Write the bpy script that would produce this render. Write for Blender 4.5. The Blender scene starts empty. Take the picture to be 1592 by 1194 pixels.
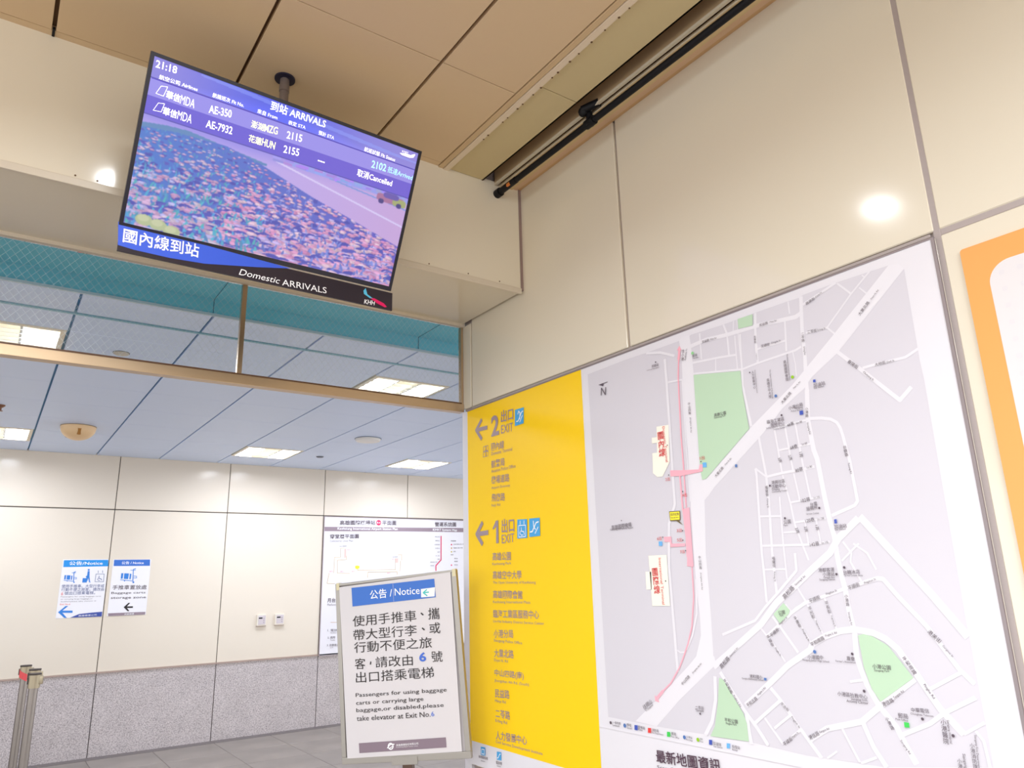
# -*- coding: utf-8 -*-
import bpy, bmesh, math, random
import numpy as np
from mathutils import Vector, Matrix
from mathutils.geometry import tessellate_polygon, delaunay_2d_cdt

scene = bpy.context.scene
COL = scene.collection

# ------------------------------------------------------------------ camera
YAW, PITCH, ROLL = 0.61741355, 0.26154475, -0.02576867
fw = Vector((math.sin(YAW)*math.cos(PITCH), math.cos(YAW)*math.cos(PITCH), math.sin(PITCH)))
r0 = Vector((math.cos(YAW), -math.sin(YAW), 0)); u0 = r0.cross(fw)
rr = r0*math.cos(ROLL) + u0*math.sin(ROLL); uu = -r0*math.sin(ROLL) + u0*math.cos(ROLL)
cd = bpy.data.cameras.new('camera'); cam = bpy.data.objects.new('camera', cd); COL.objects.link(cam)
cam.matrix_world = Matrix(((rr.x, uu.x, -fw.x, 0), (rr.y, uu.y, -fw.y, 0), (rr.z, uu.z, -fw.z, 1.6), (0, 0, 0, 1)))
cd.sensor_width = 36; cd.lens = 36*1139.89/1592; cd.clip_start = .02
scene.camera = cam

# ------------------------------------------------------------------ world, exposure, big lights
w = bpy.data.worlds.new('world'); scene.world = w; w.use_nodes = True
w.node_tree.nodes['Background'].inputs[0].default_value = (1, .985, .97, 1)
w.node_tree.nodes['Background'].inputs[1].default_value = 2.1
vs = scene.view_settings
vs.view_transform = 'Standard'; vs.look = 'None'; vs.exposure = 0.0; vs.gamma = 1; vs.use_curve_mapping = False
scene.cycles.use_denoising = True
scene.cycles.max_bounces = 10; scene.cycles.diffuse_bounces = 6; scene.cycles.glossy_bounces = 4
scene.cycles.transparent_max_bounces = 12; scene.cycles.caustics_reflective = False; scene.cycles.caustics_refractive = False
scene.cycles.sample_clamp_indirect = 6
DOWNLIGHT_W = 7.0       # round ceiling lamp of the near lobby
FILL_W = 84.0         # each unseen lamp added overhead as fill, left of and behind the viewer
TROFFER_E = 9.0         # emission of the louvred lamps in the hall
HALL_E = 28.0           # area light in each louvred lamp

def area(name, loc, sx, sy, power, color=(1, 1, 1), rot=(0, 0, 0), disk=False, spread=math.pi):
    d = bpy.data.lights.new(name, 'AREA'); d.energy = power; d.color = color
    d.shape = 'DISK' if disk else 'RECTANGLE'; d.size = sx
    if not disk: d.size_y = sy
    d.spread = spread
    o = bpy.data.objects.new(name, d); o.location = loc; o.rotation_euler = rot; COL.objects.link(o); return o

# ------------------------------------------------------------------ materials
def lin(c):
    return tuple(((v/255)/12.92 if v/255 <= .04045 else ((v/255+.055)/1.055)**2.4) for v in c)
MATS = {}
def mat(name, rgb, rough=.5, metal=0.0, emit=0, bump=None, spec=.5, coat=0, var=0, scale=6):
    if name in MATS: return MATS[name]
    m = bpy.data.materials.new(name); m.use_nodes = True; nt = m.node_tree; b = nt.nodes['Principled BSDF']
    c = lin(rgb); b.inputs['Base Color'].default_value = (*c, 1)
    b.inputs['Roughness'].default_value = rough; b.inputs['Metallic'].default_value = metal
    b.inputs['Specular IOR Level'].default_value = spec; b.inputs['Coat Weight'].default_value = coat
    b.inputs['Coat Roughness'].default_value = .08
    tc = nt.nodes.new('ShaderNodeTexCoord')
    if emit:
        b.inputs['Emission Color'].default_value = (*c, 1); b.inputs['Emission Strength'].default_value = emit
    if var:
        n = nt.nodes.new('ShaderNodeTexNoise'); n.inputs['Scale'].default_value = scale; n.inputs['Detail'].default_value = 5
        r = nt.nodes.new('ShaderNodeValToRGB')
        r.color_ramp.elements[0].position = .35; r.color_ramp.elements[1].position = .65
        r.color_ramp.elements[0].color = (*[v*(1-var) for v in c], 1); r.color_ramp.elements[1].color = (*[min(1, v*(1+var*.6)) for v in c], 1)
        nt.links.new(tc.outputs['Object'], n.inputs['Vector']); nt.links.new(n.outputs['Fac'], r.inputs[0]); nt.links.new(r.outputs[0], b.inputs['Base Color'])
    if bump:
        n = nt.nodes.new('ShaderNodeTexNoise'); n.inputs['Scale'].default_value = bump[0]; n.inputs['Detail'].default_value = 3
        bp = nt.nodes.new('ShaderNodeBump'); bp.inputs['Strength'].default_value = bump[1]; bp.inputs['Distance'].default_value = .01
        nt.links.new(tc.outputs['Object'], n.inputs['Vector']); nt.links.new(n.outputs['Fac'], bp.inputs['Height']); nt.links.new(bp.outputs[0], b.inputs['Normal'])
    MATS[name] = m; return m
def granite():
    m = bpy.data.materials.new('granite'); m.use_nodes = True; nt = m.node_tree; b = nt.nodes['Principled BSDF']
    b.inputs['Roughness'].default_value = .45
    tc = nt.nodes.new('ShaderNodeTexCoord'); mp = nt.nodes.new('ShaderNodeMapping')
    mp.inputs['Scale'].default_value = (1, 1, 1.2); nt.links.new(tc.outputs['Object'], mp.inputs[0])
    n1 = nt.nodes.new('ShaderNodeTexNoise'); n1.inputs['Scale'].default_value = 85; n1.inputs['Detail'].default_value = 4; n1.inputs['Roughness'].default_value = .7
    n2 = nt.nodes.new('ShaderNodeTexNoise'); n2.inputs['Scale'].default_value = 5
    r = nt.nodes.new('ShaderNodeValToRGB'); e = r.color_ramp.elements
    e[0].position = .36; e[0].color = (*lin((140, 132, 132)), 1); e[1].position = .64; e[1].color = (*lin((226, 217, 216)), 1)
    k = e.new(.48); k.color = (*lin((198, 188, 188)), 1)
    mx = nt.nodes.new('ShaderNodeMix'); mx.data_type = 'RGBA'; mx.blend_type = 'MULTIPLY'; mx.inputs[0].default_value = .25
    nt.links.new(mp.outputs[0], n1.inputs['Vector']); nt.links.new(mp.outputs[0], n2.inputs['Vector'])
    nt.links.new(n1.outputs['Fac'], r.inputs[0]); nt.links.new(r.outputs[0], mx.inputs[6]); nt.links.new(n2.outputs['Fac'], mx.inputs[7])
    nt.links.new(mx.outputs[2], b.inputs['Base Color']); MATS['granite'] = m; return m
GRANITE = granite()
def glass():
    m = bpy.data.materials.new('wired_glass'); m.use_nodes = True; nt = m.node_tree; nt.nodes.clear()
    o = nt.nodes.new('ShaderNodeOutputMaterial'); mx = nt.nodes.new('ShaderNodeMixShader'); t = nt.nodes.new('ShaderNodeBsdfTransparent'); g = nt.nodes.new('ShaderNodeBsdfGlossy')
    f = nt.nodes.new('ShaderNodeFresnel'); f.inputs[0].default_value = 1.45; g.inputs['Roughness'].default_value = .02
    t.inputs[0].default_value = (.975, .99, .99, 1)
    nt.links.new(f.outputs[0], mx.inputs[0]); nt.links.new(t.outputs[0], mx.inputs[1]); nt.links.new(g.outputs[0], mx.inputs[2]); nt.links.new(mx.outputs[0], o.inputs[0])
    return m
GLASS = glass()
PANEL = mat('cream_enamel_panel', (230, 222, 203), .12, bump=(3.0, .02), spec=.45)
HPANEL = mat('cream_enamel_panel_hall', (227, 216, 200), .16, bump=(3.0, .03), spec=.45)
SEAL = mat('grey_sealant', (168, 156, 152), .8)
SEALD = mat('dark_joint', (92, 84, 80), .8)
CEILP = mat('beige_ceiling_panel', (216, 191, 154), .6)
GROOVE = mat('brown_groove', (104, 78, 52), .8)
BLUE = mat('pale_blue_panel', (213, 228, 255), .45)
BLUEG = mat('deep_blue_joint', (38, 112, 146), .7)
TEAL = mat('teal_panel', (112, 206, 228), .5)
ALU = mat('satin_aluminium', (205, 203, 198), .35, .6)
BRASS = mat('bronze_steel', (196, 172, 142), .28, .85)
STEEL = mat('brushed_steel', (150, 143, 138), .32, .85)
BLACK = mat('matt_black', (14, 14, 18), .55, spec=.3)
WHITE = mat('white_enamel', (232, 230, 226), .4)

# ------------------------------------------------------------------ mesh helpers
def link(name, me, m=None, parent=None):
    o = bpy.data.objects.new(name, me); COL.objects.link(o)
    if m is not None: me.materials.append(m)
    if parent is not None: o.parent = parent
    return o
def addbox(bm, x0, x1, y0, y1, z0, z1, bev=0):
    r = bmesh.ops.create_cube(bm, size=1); vs_ = r['verts']
    for v in vs_: v.co = Vector(((x0+x1)/2+v.co.x*(x1-x0), (y0+y1)/2+v.co.y*(y1-y0), (z0+z1)/2+v.co.z*(z1-z0)))
    if bev:
        es = list({e for v in vs_ for e in v.link_edges})
        bmesh.ops.bevel(bm, geom=es, offset=bev, segments=2, profile=.6, affect='EDGES')
def addcyl(bm, p0, p1, r, seg=20, r2=None):
    p0 = Vector(p0); p1 = Vector(p1); d = p1-p0
    M = Matrix.Translation((p0+p1)/2) @ d.to_track_quat('Z', 'Y').to_matrix().to_4x4()
    bmesh.ops.create_cone(bm, cap_ends=True, segments=seg, radius1=r, radius2=r if r2 is None else r2, depth=d.length, matrix=M)
def addlathe(bm, prof, seg=32, c=(0, 0, 0)):
    rings = []
    for r, z in prof:
        if r < 1e-5: rings.append([bm.verts.new((c[0], c[1], c[2]+z))])
        else: rings.append([bm.verts.new((c[0]+r*math.cos(2*math.pi*i/seg), c[1]+r*math.sin(2*math.pi*i/seg), c[2]+z)) for i in range(seg)])
    for a, b in zip(rings, rings[1:]):
        for i in range(seg):
            j = (i+1) % seg
            q = [a[i % len(a)], a[j % len(a)], b[j % len(b)], b[i % len(b)]]
            u = []
            for v in q:
                if v not in u: u.append(v)
            if len(u) > 2:
                try: bm.faces.new(u)
                except ValueError: pass
def done(name, bm, m, parent=None, smooth=False):
    bmesh.ops.recalc_face_normals(bm, faces=bm.faces)
    me = bpy.data.meshes.new(name); bm.to_mesh(me); bm.free()
    if smooth:
        for p in me.polygons: p.use_smooth = True
        try: me.set_sharp_from_angle(angle=math.radians(35))
        except Exception: pass
    return link(name, me, m, parent)
def box(name, x0, x1, y0, y1, z0, z1, m, parent=None, bev=0):
    bm = bmesh.new(); addbox(bm, x0, x1, y0, y1, z0, z1, bev); return done(name, bm, m, parent)
def cyl(name, p0, p1, r, m, parent=None, seg=24, r2=None):
    bm = bmesh.new(); addcyl(bm, p0, p1, r, seg, r2); return done(name, bm, m, parent, True)
def lathe(name, prof, m, parent=None, seg=32, c=(0, 0, 0)):
    bm = bmesh.new(); addlathe(bm, prof, seg, c); return done(name, bm, m, parent, True)
def struct(o): o['kind'] = 'structure'; return o
def tag(o, label, cat, group=None):
    o['label'] = label; o['category'] = cat
    if group: o['group'] = group
    return o
def thing(name, loc, label, cat, group=None, M=None):
    o = bpy.data.objects.new(name, None); COL.objects.link(o); o.empty_display_size = .1
    if M is not None: o.matrix_world = M
    else: o.location = loc
    return tag(o, label, cat, group)
def copy_tree(o, parent=None):
    c = o.copy(); COL.objects.link(c)
    if parent is not None: c.parent = parent
    for ch in list(o.children): copy_tree(ch, c)
    return c
def frameM(O, U, V):
    U = Vector(U); V = Vector(V); N = U.cross(V)
    return Matrix(((U.x, V.x, N.x, O[0]), (U.y, V.y, N.y, O[1]), (U.z, V.z, N.z, O[2]), (0, 0, 0, 1)))
_slab = {}
def slab(name, x0, x1, y0, y1, z0, z1, m, parent, bev=.0015):
    """a panel, slab or tile: alike pieces share one mesh"""
    k = (round(x1-x0, 4), round(y1-y0, 4), round(z1-z0, 4), m.name)
    if k not in _slab:
        bm = bmesh.new(); addbox(bm, -(x1-x0)/2, (x1-x0)/2, -(y1-y0)/2, (y1-y0)/2, -(z1-z0)/2, (z1-z0)/2)
        if bev: bmesh.ops.bevel(bm, geom=list(bm.edges), offset=bev, segments=1, affect='EDGES')
        me = bpy.data.meshes.new(name); bm.to_mesh(me); bm.free(); me.materials.append(m); _slab[k] = me
    o = bpy.data.objects.new(name, _slab[k]); COL.objects.link(o); o.location = ((x0+x1)/2, (y0+y1)/2, (z0+z1)/2); o.parent = parent
    return o

# ------------------------------------------------------------------ flat artwork (signs, maps, posters)
# P polygon, L stroke, C disc, T text; all in metres in the plane of the sign
ART_MAP=[
('P','land_area','grey',1,[(0.9352,1.6016),(1.1553,1.6057),(1.2179,1.6045),(1.2684,1.6035),(1.3419,1.6032),(1.4355,1.6036),(1.4506,1.5993),(1.4864,1.6103),(1.6228,1.6047),(1.6789,1.605),(1.758,1.6058),(1.8679,1.6048),(1.9099,1.6026),(1.9257,1.6074),(2.0273,1.6083),(2.1877,1.6032),(2.2261,1.5783),(2.225,1.325),(2.2274,1.2691),(2.2265,0.7765),(2.226,0.6699),(2.2277,0.6192),(2.2276,0.5627),(2.2293,0.4651),(2.2296,0.3676),(1.9736,0.3245),(1.7497,0.3166),(1.5604,0.3239),(1.3905,0.3203),(1.1858,0.3158),(0.9475,0.3162)]),
('P','street_network','road',2,[(1.4432,1.6133),(1.4297,1.6045),(1.4341,1.5326),(1.4222,1.3494),(1.4253,1.2137),(1.4185,1.0434),(1.4135,0.8908),(1.4117,0.74),(1.4156,0.681),(1.4131,0.6147),(1.3857,0.5493),(1.3495,0.5178),(1.2338,0.4283),(1.0868,0.3195),(1.1865,0.316),(1.3005,0.4112),(1.4451,0.5171),(1.4639,0.5311),(1.4599,0.5538),(1.4564,0.5538),(1.4616,0.6819),(1.4641,0.8694),(1.4782,1.0383),(1.4941,1.0514),(1.4734,1.1757),(1.4787,1.3526),(1.4819,1.4782),(1.4812,1.5661),(1.4784,1.6102)]),
('P','street_network','road',2,[(1.4525,1.0686),(1.4774,1.1046),(1.6867,1.2431),(1.8493,1.3428),(2.0021,1.4578),(2.1876,1.6032),(2.2141,1.5965),(2.2261,1.5782),(2.017,1.4107),(2.0016,1.3995),(1.9182,1.3523),(1.8877,1.3242),(1.8089,1.281),(1.7489,1.2318),(1.7069,1.2012),(1.5226,1.0752),(1.4938,1.0493)]),
('L','street_network','road',2,0.0122,[(1.9177,1.6043),(1.9071,1.4996),(1.9053,1.4248),(1.8999,1.3676),(1.8973,1.3193)]),
('L','street_network','road',2,0.0149,[(1.8973,1.3193),(1.8873,1.2303),(1.8929,1.1406),(1.9002,1.1145),(1.9077,1.0007),(1.9138,0.9355),(1.9207,0.895),(1.921,0.8498),(1.9242,0.8037),(1.9317,0.7537),(1.9337,0.7024),(1.9392,0.6585),(1.9414,0.6412),(1.9373,0.5839),(1.9452,0.5513),(1.9559,0.5159),(1.9802,0.4685),(2.0188,0.4223),(2.0348,0.3838),(2.0549,0.3449)]),
('L','street_network','road',2,0.0136,[(1.4705,1.5691),(1.5467,1.5739),(1.6346,1.5656),(1.7492,1.562),(1.8911,1.5473),(1.9088,1.5529)]),
('L','street_network','road',2,0.0072,[(1.4819,1.5088),(1.5927,1.4984),(1.6641,1.4891)]),
('L','street_network','road',2,0.0067,[(1.481,1.4698),(1.6796,1.4359),(1.7391,1.4409),(1.8767,1.446),(1.8973,1.452)]),
('L','street_network','road',2,0.0063,[(1.5237,1.604),(1.5216,1.5114)]),
('L','street_network','road',2,0.0072,[(1.626,1.6037),(1.6365,1.5679),(1.6356,1.4953)]),
('L','street_network','road',2,0.0035,[(1.6674,1.6037),(1.661,1.5663)]),
('L','street_network','road',2,0.0035,[(1.6806,1.6052),(1.6797,1.5608),(1.6794,1.4346)]),
('L','street_network','road',2,0.0069,[(1.6868,1.5531),(1.6794,1.4346)]),
('L','street_network','road',2,0.0091,[(1.6794,1.4346),(1.6753,1.3831),(1.6906,1.2479)]),
('L','street_network','road',2,0.0046,[(1.6659,1.5537),(1.6626,1.4402)]),
('L','street_network','road',2,0.0048,[(1.5809,1.4987),(1.5752,1.4523)]),
('L','street_network','road',2,0.009,[(1.7533,1.6045),(1.7463,1.5519),(1.7417,1.483),(1.7417,1.4376)]),
('L','street_network','road',2,0.0047,[(1.8732,1.603),(1.8732,1.5634)]),
('L','street_network','road',2,0.0063,[(1.8544,1.551),(1.8462,1.4518)]),
('L','street_network','road',2,0.0064,[(1.7421,1.4856),(1.848,1.4849)]),
('L','street_network','road',2,0.0033,[(1.8666,1.4493),(1.8706,1.4026),(1.8685,1.3671)]),
('L','street_network','road',2,0.0078,[(1.9213,1.5773),(2.0331,1.6077)]),
('L','street_network','road',2,0.0057,[(2.0356,1.6054),(2.0723,1.5597)]),
('L','street_network','road',2,0.0051,[(2.1407,1.6103),(2.0723,1.5597),(1.9864,1.4842),(2.0078,1.4588)]),
('L','street_network','road',2,0.0037,[(2.1109,1.6026),(2.1196,1.5914)]),
('L','street_network','road',2,0.0041,[(2.0978,1.5697),(2.1174,1.5442)]),
('L','street_network','road',2,0.0069,[(1.9174,1.4882),(1.9864,1.4842)]),
('L','street_network','road',2,0.011,[(2.0078,1.4044),(2.0625,1.3431),(2.1585,1.2311),(2.1935,1.2594)]),
('L','street_network','road',2,0.0076,[(2.0725,1.3406),(2.1082,1.3416),(2.1905,1.3401),(2.2276,1.3544)]),
('L','street_network','road',2,0.0093,[(1.8921,1.2334),(1.9312,1.2271),(1.9578,1.2189),(1.975,1.2059),(1.9832,1.189),(1.9876,1.1655),(1.9913,1.1372),(1.9971,1.0932),(2.0026,0.984),(1.9935,0.9733),(1.9214,0.9515)]),
('L','street_network','road',2,0.0083,[(1.7142,1.2081),(1.7256,1.0835),(1.7243,1.0847),(1.7247,1.0194),(1.7148,0.8586),(1.7146,0.7426)]),
('L','street_network','road',2,0.0061,[(1.7726,1.2248),(1.781,1.0894)]),
('L','street_network','road',2,0.006,[(1.8098,1.2207),(1.8188,1.087)]),
('L','street_network','road',2,0.006,[(1.7785,1.1575),(1.8357,1.1589),(1.8908,1.1598)]),
('L','street_network','road',2,0.0062,[(1.7717,1.225),(1.8239,1.2293),(1.8866,1.231)]),
('L','street_network','road',2,0.0079,[(1.7274,1.0843),(1.7825,1.089),(1.8579,1.0904),(1.889,1.0937)]),
('L','street_network','road',2,0.0055,[(1.8197,1.0828),(1.8284,1.0038)]),
('L','street_network','road',2,0.0059,[(1.8452,1.2253),(1.8531,1.1014),(1.8565,1.0806),(1.8636,1.0052)]),
('L','street_network','road',2,0.0059,[(1.7816,1.0826),(1.7963,0.9995),(1.8021,0.9391),(1.8189,0.8793),(1.8327,0.8345)]),
('L','street_network','road',2,0.0058,[(1.7963,0.9995),(1.8564,1.0035),(1.895,1.0056)]),
('L','street_network','road',2,0.0056,[(1.7997,0.9418),(1.9022,0.9459)]),
('L','street_network','road',2,0.0067,[(1.6814,0.8814),(1.8435,0.8768),(1.9057,0.8818)]),
('L','street_network','road',2,0.0048,[(1.8366,0.9439),(1.8385,0.8807)]),
('L','street_network','road',2,0.0047,[(1.8723,0.9435),(1.8769,0.8834)]),
('L','street_network','road',2,0.0056,[(1.7626,1.0206),(1.7587,0.9398),(1.7562,0.8801),(1.7552,0.7836)]),
('L','street_network','road',2,0.0063,[(1.689,1.1148),(1.7243,1.0847)]),
('L','street_network','road',2,0.0083,[(1.689,1.1148),(1.6908,1.0916),(1.6841,0.9712),(1.6785,0.8602),(1.6788,0.8097),(1.6769,0.718)]),
('L','street_network','road',2,0.0061,[(1.6869,0.9684),(1.7591,0.9637)]),
('L','street_network','road',2,0.0051,[(1.7613,0.9159),(1.8073,0.9153)]),
('L','street_network','road',2,0.0051,[(1.6822,0.8122),(1.7534,0.8116)]),
('L','street_network','road',2,0.0081,[(1.7911,0.8554),(1.7898,0.807),(1.7244,0.7499),(1.6707,0.7056),(1.6287,0.6654),(1.5003,0.6196)]),
('L','street_network','road',2,0.0195,[(1.4535,0.5231),(1.5096,0.5606),(1.6489,0.6562),(1.7112,0.7183),(1.7654,0.7545),(1.8352,0.8059),(1.9004,0.8507),(1.9328,0.8896),(1.998,0.9383)]),
('L','street_network','road',2,0.0199,[(2.0021,0.9428),(2.1586,0.7393),(2.2251,0.6448)]),
('L','street_network','road',2,0.0053,[(1.944,0.8797),(1.9642,0.8479),(1.9577,0.8255),(1.9814,0.7734)]),
('L','street_network','road',2,0.0054,[(1.989,0.8726),(1.9331,0.8286)]),
('L','street_network','road',2,0.0052,[(1.9729,0.873),(2.0086,0.846),(2.0265,0.8034)]),
('L','street_network','road',2,0.0113,[(1.9882,0.7711),(2.0277,0.7815),(2.0411,0.7791),(2.0735,0.7361),(2.1337,0.6648),(2.1923,0.5713),(2.221,0.5412)]),
('L','street_network','road',2,0.0092,[(1.7702,0.6999),(1.8089,0.7191),(1.8649,0.7356),(1.9242,0.7538),(1.9882,0.7711)]),
('L','street_network','road',2,0.0099,[(1.8108,0.7214),(1.7563,0.6901),(1.708,0.6532),(1.6655,0.6228)]),
('L','street_network','road',2,0.0057,[(1.7858,0.7592),(1.808,0.7214)]),
('L','street_network','road',2,0.0058,[(1.7396,0.7137),(1.7566,0.6925)]),
('L','street_network','road',2,0.0079,[(1.6911,0.6792),(1.7135,0.651),(1.7634,0.5831)]),
('L','street_network','road',2,0.0058,[(1.6445,0.6463),(1.686,0.5999),(1.7079,0.5695),(1.7177,0.5554)]),
('L','street_network','road',2,0.0056,[(1.7678,0.6833),(1.807,0.6129)]),
('L','street_network','road',2,0.0055,[(1.811,0.7145),(1.8316,0.6709),(1.8477,0.6374)]),
('L','street_network','road',2,0.0054,[(1.8669,0.7311),(1.8808,0.6858),(1.8908,0.6502)]),
('L','street_network','road',2,0.0167,[(1.5627,0.4223),(1.6594,0.4945),(1.7227,0.5451),(1.8024,0.5924),(1.8117,0.6086),(1.8545,0.6309),(1.9002,0.6461),(1.9407,0.652),(1.992,0.6453),(2.0243,0.6319),(2.0526,0.6084),(2.0617,0.5929),(2.0896,0.5531),(2.1066,0.5231),(2.1339,0.4775),(2.1778,0.4288)]),
('L','street_network','road',2,0.011,[(1.6575,0.4808),(1.6868,0.4518),(1.7411,0.3832),(1.7621,0.3584),(1.798,0.3169)]),
('L','street_network','road',2,0.0149,[(2.0827,0.5411),(1.9855,0.4691),(1.9281,0.4245),(1.8251,0.3943),(1.7683,0.3593)]),
('L','street_network','road',2,0.0067,[(1.9098,0.5191),(1.9496,0.5274)]),
('L','street_network','road',2,0.0129,[(1.9305,0.4225),(1.9509,0.3668),(1.9778,0.3254)]),
('L','street_network','road',2,0.0066,[(1.8691,0.4002),(1.9071,0.3251)]),
('L','street_network','road',2,0.0051,[(1.8139,0.3195),(1.8459,0.3414)]),
('L','street_network','road',2,0.0064,[(1.9095,0.3232),(1.9552,0.3444)]),
('L','street_network','road',2,0.0102,[(2.0259,0.4051),(2.1038,0.4422),(2.1424,0.4711),(2.2177,0.5119)]),
('L','street_network','road',2,0.0086,[(2.1116,0.5179),(2.2022,0.5684)]),
('L','street_network','road',2,0.0069,[(2.1778,0.4288),(2.228,0.4601)]),
('L','street_network','road',2,0.0068,[(2.2049,0.4396),(2.2192,0.4206),(2.223,0.3639)]),
('L','street_network','road',2,0.0123,[(1.4781,0.5095),(1.526,0.447),(1.5541,0.4114),(1.5913,0.3714),(1.6293,0.3238)]),
('L','street_network','road',2,0.013,[(1.4561,0.4951),(1.4511,0.427),(1.4297,0.3625),(1.3971,0.3186)]),
('L','street_network','road',2,0.0142,[(1.5631,0.3977),(1.5649,0.3572),(1.5702,0.3177)]),
('L','street_network','road',2,0.0096,[(1.5885,0.3765),(1.6901,0.4522)]),
('L','street_network','road',2,0.0075,[(1.6559,0.372),(1.7174,0.4161)]),
('L','street_network','road',2,0.0076,[(1.6258,0.3972),(1.6801,0.3339)]),
('L','street_network','road',2,0.0073,[(1.6874,0.3401),(1.7439,0.3811)]),
('L','street_network','road',2,0.0114,[(1.357,1.5552),(1.357,1.4623),(1.3504,1.1501),(1.3484,1.0372),(1.3147,0.974),(1.2994,0.8336),(1.3015,0.5559),(1.3024,0.4958)]),
('L','street_network','road',2,0.0065,[(1.3576,1.4675),(1.43,1.461)]),
('L','street_network','road',2,0.0047,[(1.3027,0.5655),(1.3206,0.5571),(1.3395,0.5595)]),
('L','street_network','road',2,0.0096,[(1.2682,1.6011),(1.338,1.5847),(1.4034,1.555)]),
('L','street_network','road',2,0.0049,[(1.4287,1.4588),(1.4229,1.3038),(1.4199,1.1264),(1.4185,1.04)]),
('L','street_network','road',2,0.007,[(1.4138,0.7889),(1.4047,0.6808),(1.3787,0.6133),(1.3477,0.5666)]),
('P','park','green',3,[(1.4822,1.4651),(1.6743,1.4318),(1.6731,1.3665),(1.6831,1.2409),(1.4941,1.1069),(1.4776,1.106),(1.4732,1.1469),(1.4773,1.3079)]),
('P','park','green',3,[(1.6855,1.6051),(1.7439,1.6033),(1.739,1.5664),(1.6844,1.5719)]),
('P','park','green',3,[(1.7344,0.7173),(1.753,0.6972),(1.7488,0.6876),(1.7147,0.6594),(1.6963,0.6854)]),
('P','park','green',3,[(1.9505,0.6372),(1.9654,0.641),(1.9906,0.6367),(2.0284,0.6154),(2.0607,0.5718),(2.0807,0.5432),(1.9871,0.4786),(1.968,0.5075),(1.9547,0.5593)]),
('P','park','green',3,[(1.4727,0.4927),(1.4888,0.4878),(1.5525,0.3992),(1.5616,0.373),(1.5623,0.3246),(1.4177,0.319),(1.4382,0.3488),(1.4581,0.4153)]),
('P','terminal_building','cream',3,[(1.2922,1.3187),(1.3496,1.3151),(1.3416,1.1859),(1.3275,1.1675),(1.3031,1.139),(1.2784,1.1398),(1.2582,1.1562),(1.2624,1.2275),(1.286,1.2262)]),
('P','terminal_building','cream',3,[(1.265,1.2834),(1.2902,1.2814),(1.288,1.2608),(1.2644,1.2623)]),
('P','terminal_building','cream',3,[(1.2073,0.8715),(1.2933,0.8709),(1.2909,0.7036),(1.2086,0.7026)]),
('P','terminal_building','cream',3,[(1.187,0.8175),(1.2142,0.8168),(1.211,0.7573),(1.1852,0.7574)]),
('L','metro_line','pink',4,0.0051,[(1.4219,1.5347),(1.4142,1.4832),(1.4126,1.4669),(1.4029,1.2608),(1.4025,1.167),(1.3991,1.0226)]),
('L','metro_line','pink',4,0.0105,[(1.4294,1.5685),(1.4219,1.5347)]),
('P','metro_line','pink',4,[(1.4183,1.5715),(1.4309,1.5845),(1.4384,1.566)]),
('L','metro_line','pink',4,0.0047,[(1.4018,0.8276),(1.3983,0.7346),(1.38,0.64),(1.3572,0.5857),(1.3342,0.5461),(1.3115,0.5097),(1.2679,0.4582),(1.2259,0.4275)]),
('L','metro_line','pink',4,0.0098,[(1.2301,0.4306),(1.1998,0.4047)]),
('P','metro_line','pink',4,[(1.1909,0.4146),(1.1909,0.3956),(1.2104,0.3932)]),
('P','station_block','pink',4,[(1.3813,1.0177),(1.4118,1.0214),(1.4085,0.8304),(1.4075,0.8288),(1.3817,0.831),(1.3852,0.8616),(1.3827,0.8607),(1.3857,0.9239),(1.3836,0.9625)]),
('P','station_block','pink',5,[(1.3412,1.1551),(1.3895,1.1487),(1.4679,1.1415),(1.4739,1.157),(1.4861,1.1553),(1.4835,1.133),(1.3852,1.1299),(1.3412,1.1342)]),
('L','station_block','pink',5,0.0062,[(1.3833,1.1322),(1.3831,1.0143)]),
('P','station_block','pink',5,[(1.2875,0.9314),(1.3211,0.931),(1.3216,0.9066),(1.3814,0.905),(1.3803,0.8956),(1.3151,0.8962),(1.3139,0.9135),(1.288,0.9149)]),
('P','location_balloon','balloon_edge',6,[(1.3215,1.0158),(1.3713,1.0137),(1.3695,0.9823),(1.362,0.9816),(1.3796,0.9644),(1.351,0.9811),(1.3224,0.9833)]),
('P','location_balloon','balloon',7,[(1.3243,1.0129),(1.3684,1.0114),(1.3667,0.9845),(1.3249,0.9858)]),
('P','lift_symbol','blue',6,[(1.4869,1.1617),(1.5031,1.16),(1.5024,1.144),(1.4862,1.1455)]),
('P','elevator_symbol','blue',6,[(1.2622,0.9174),(1.2787,0.9171),(1.278,0.9023),(1.2615,0.9025)]),
('P','north_arrow','dark',4,[(0.9982,1.5427),(1.0297,1.5425),(1.0259,1.5307)]),
('L','north_arrow','dark',4,0.0025,[(1.0125,1.5418),(1.0523,1.542)]),
('T','map_lettering','dark',8,'N',[1.0268,1.5095],-0.139,0.0283,0.0309,0,0,0),
('T','map_lettering','dark',8,'前鎮站',[1.3107,1.5431],-0.0585,0.0338,0.0,0,0,0),
('T','map_lettering','dark',8,'Kaohsiung Police Station',[1.2985,1.5328],-0.0442,0.0608,0.0,0,0,0),
('T','map_lettering','dark',8,'往小港',[1.4439,1.5467],-1.776,0.0402,0.0,0,1,0),
('T','map_lettering','dark',8,'To Siaogang',[1.4577,1.5453],-1.8182,0.0414,0.0,0,0,0),
('T','map_lettering','dark',8,'民益路',[1.5487,1.5687],-0.0132,0.0298,0.0,0,0,0),
('T','map_lettering','dark',8,'Minyi Rd',[1.5822,1.5663],-0.0826,0.0253,0.0,0,0,0),
('T','map_lettering','dark',8,'民益路',[1.781,1.5583],-0.0353,0.0309,0.0,0,0,0),
('T','map_lettering','dark',8,'Minyi Rd',[1.8157,1.5559],-0.0851,0.0239,0.0,0,0,0),
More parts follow.
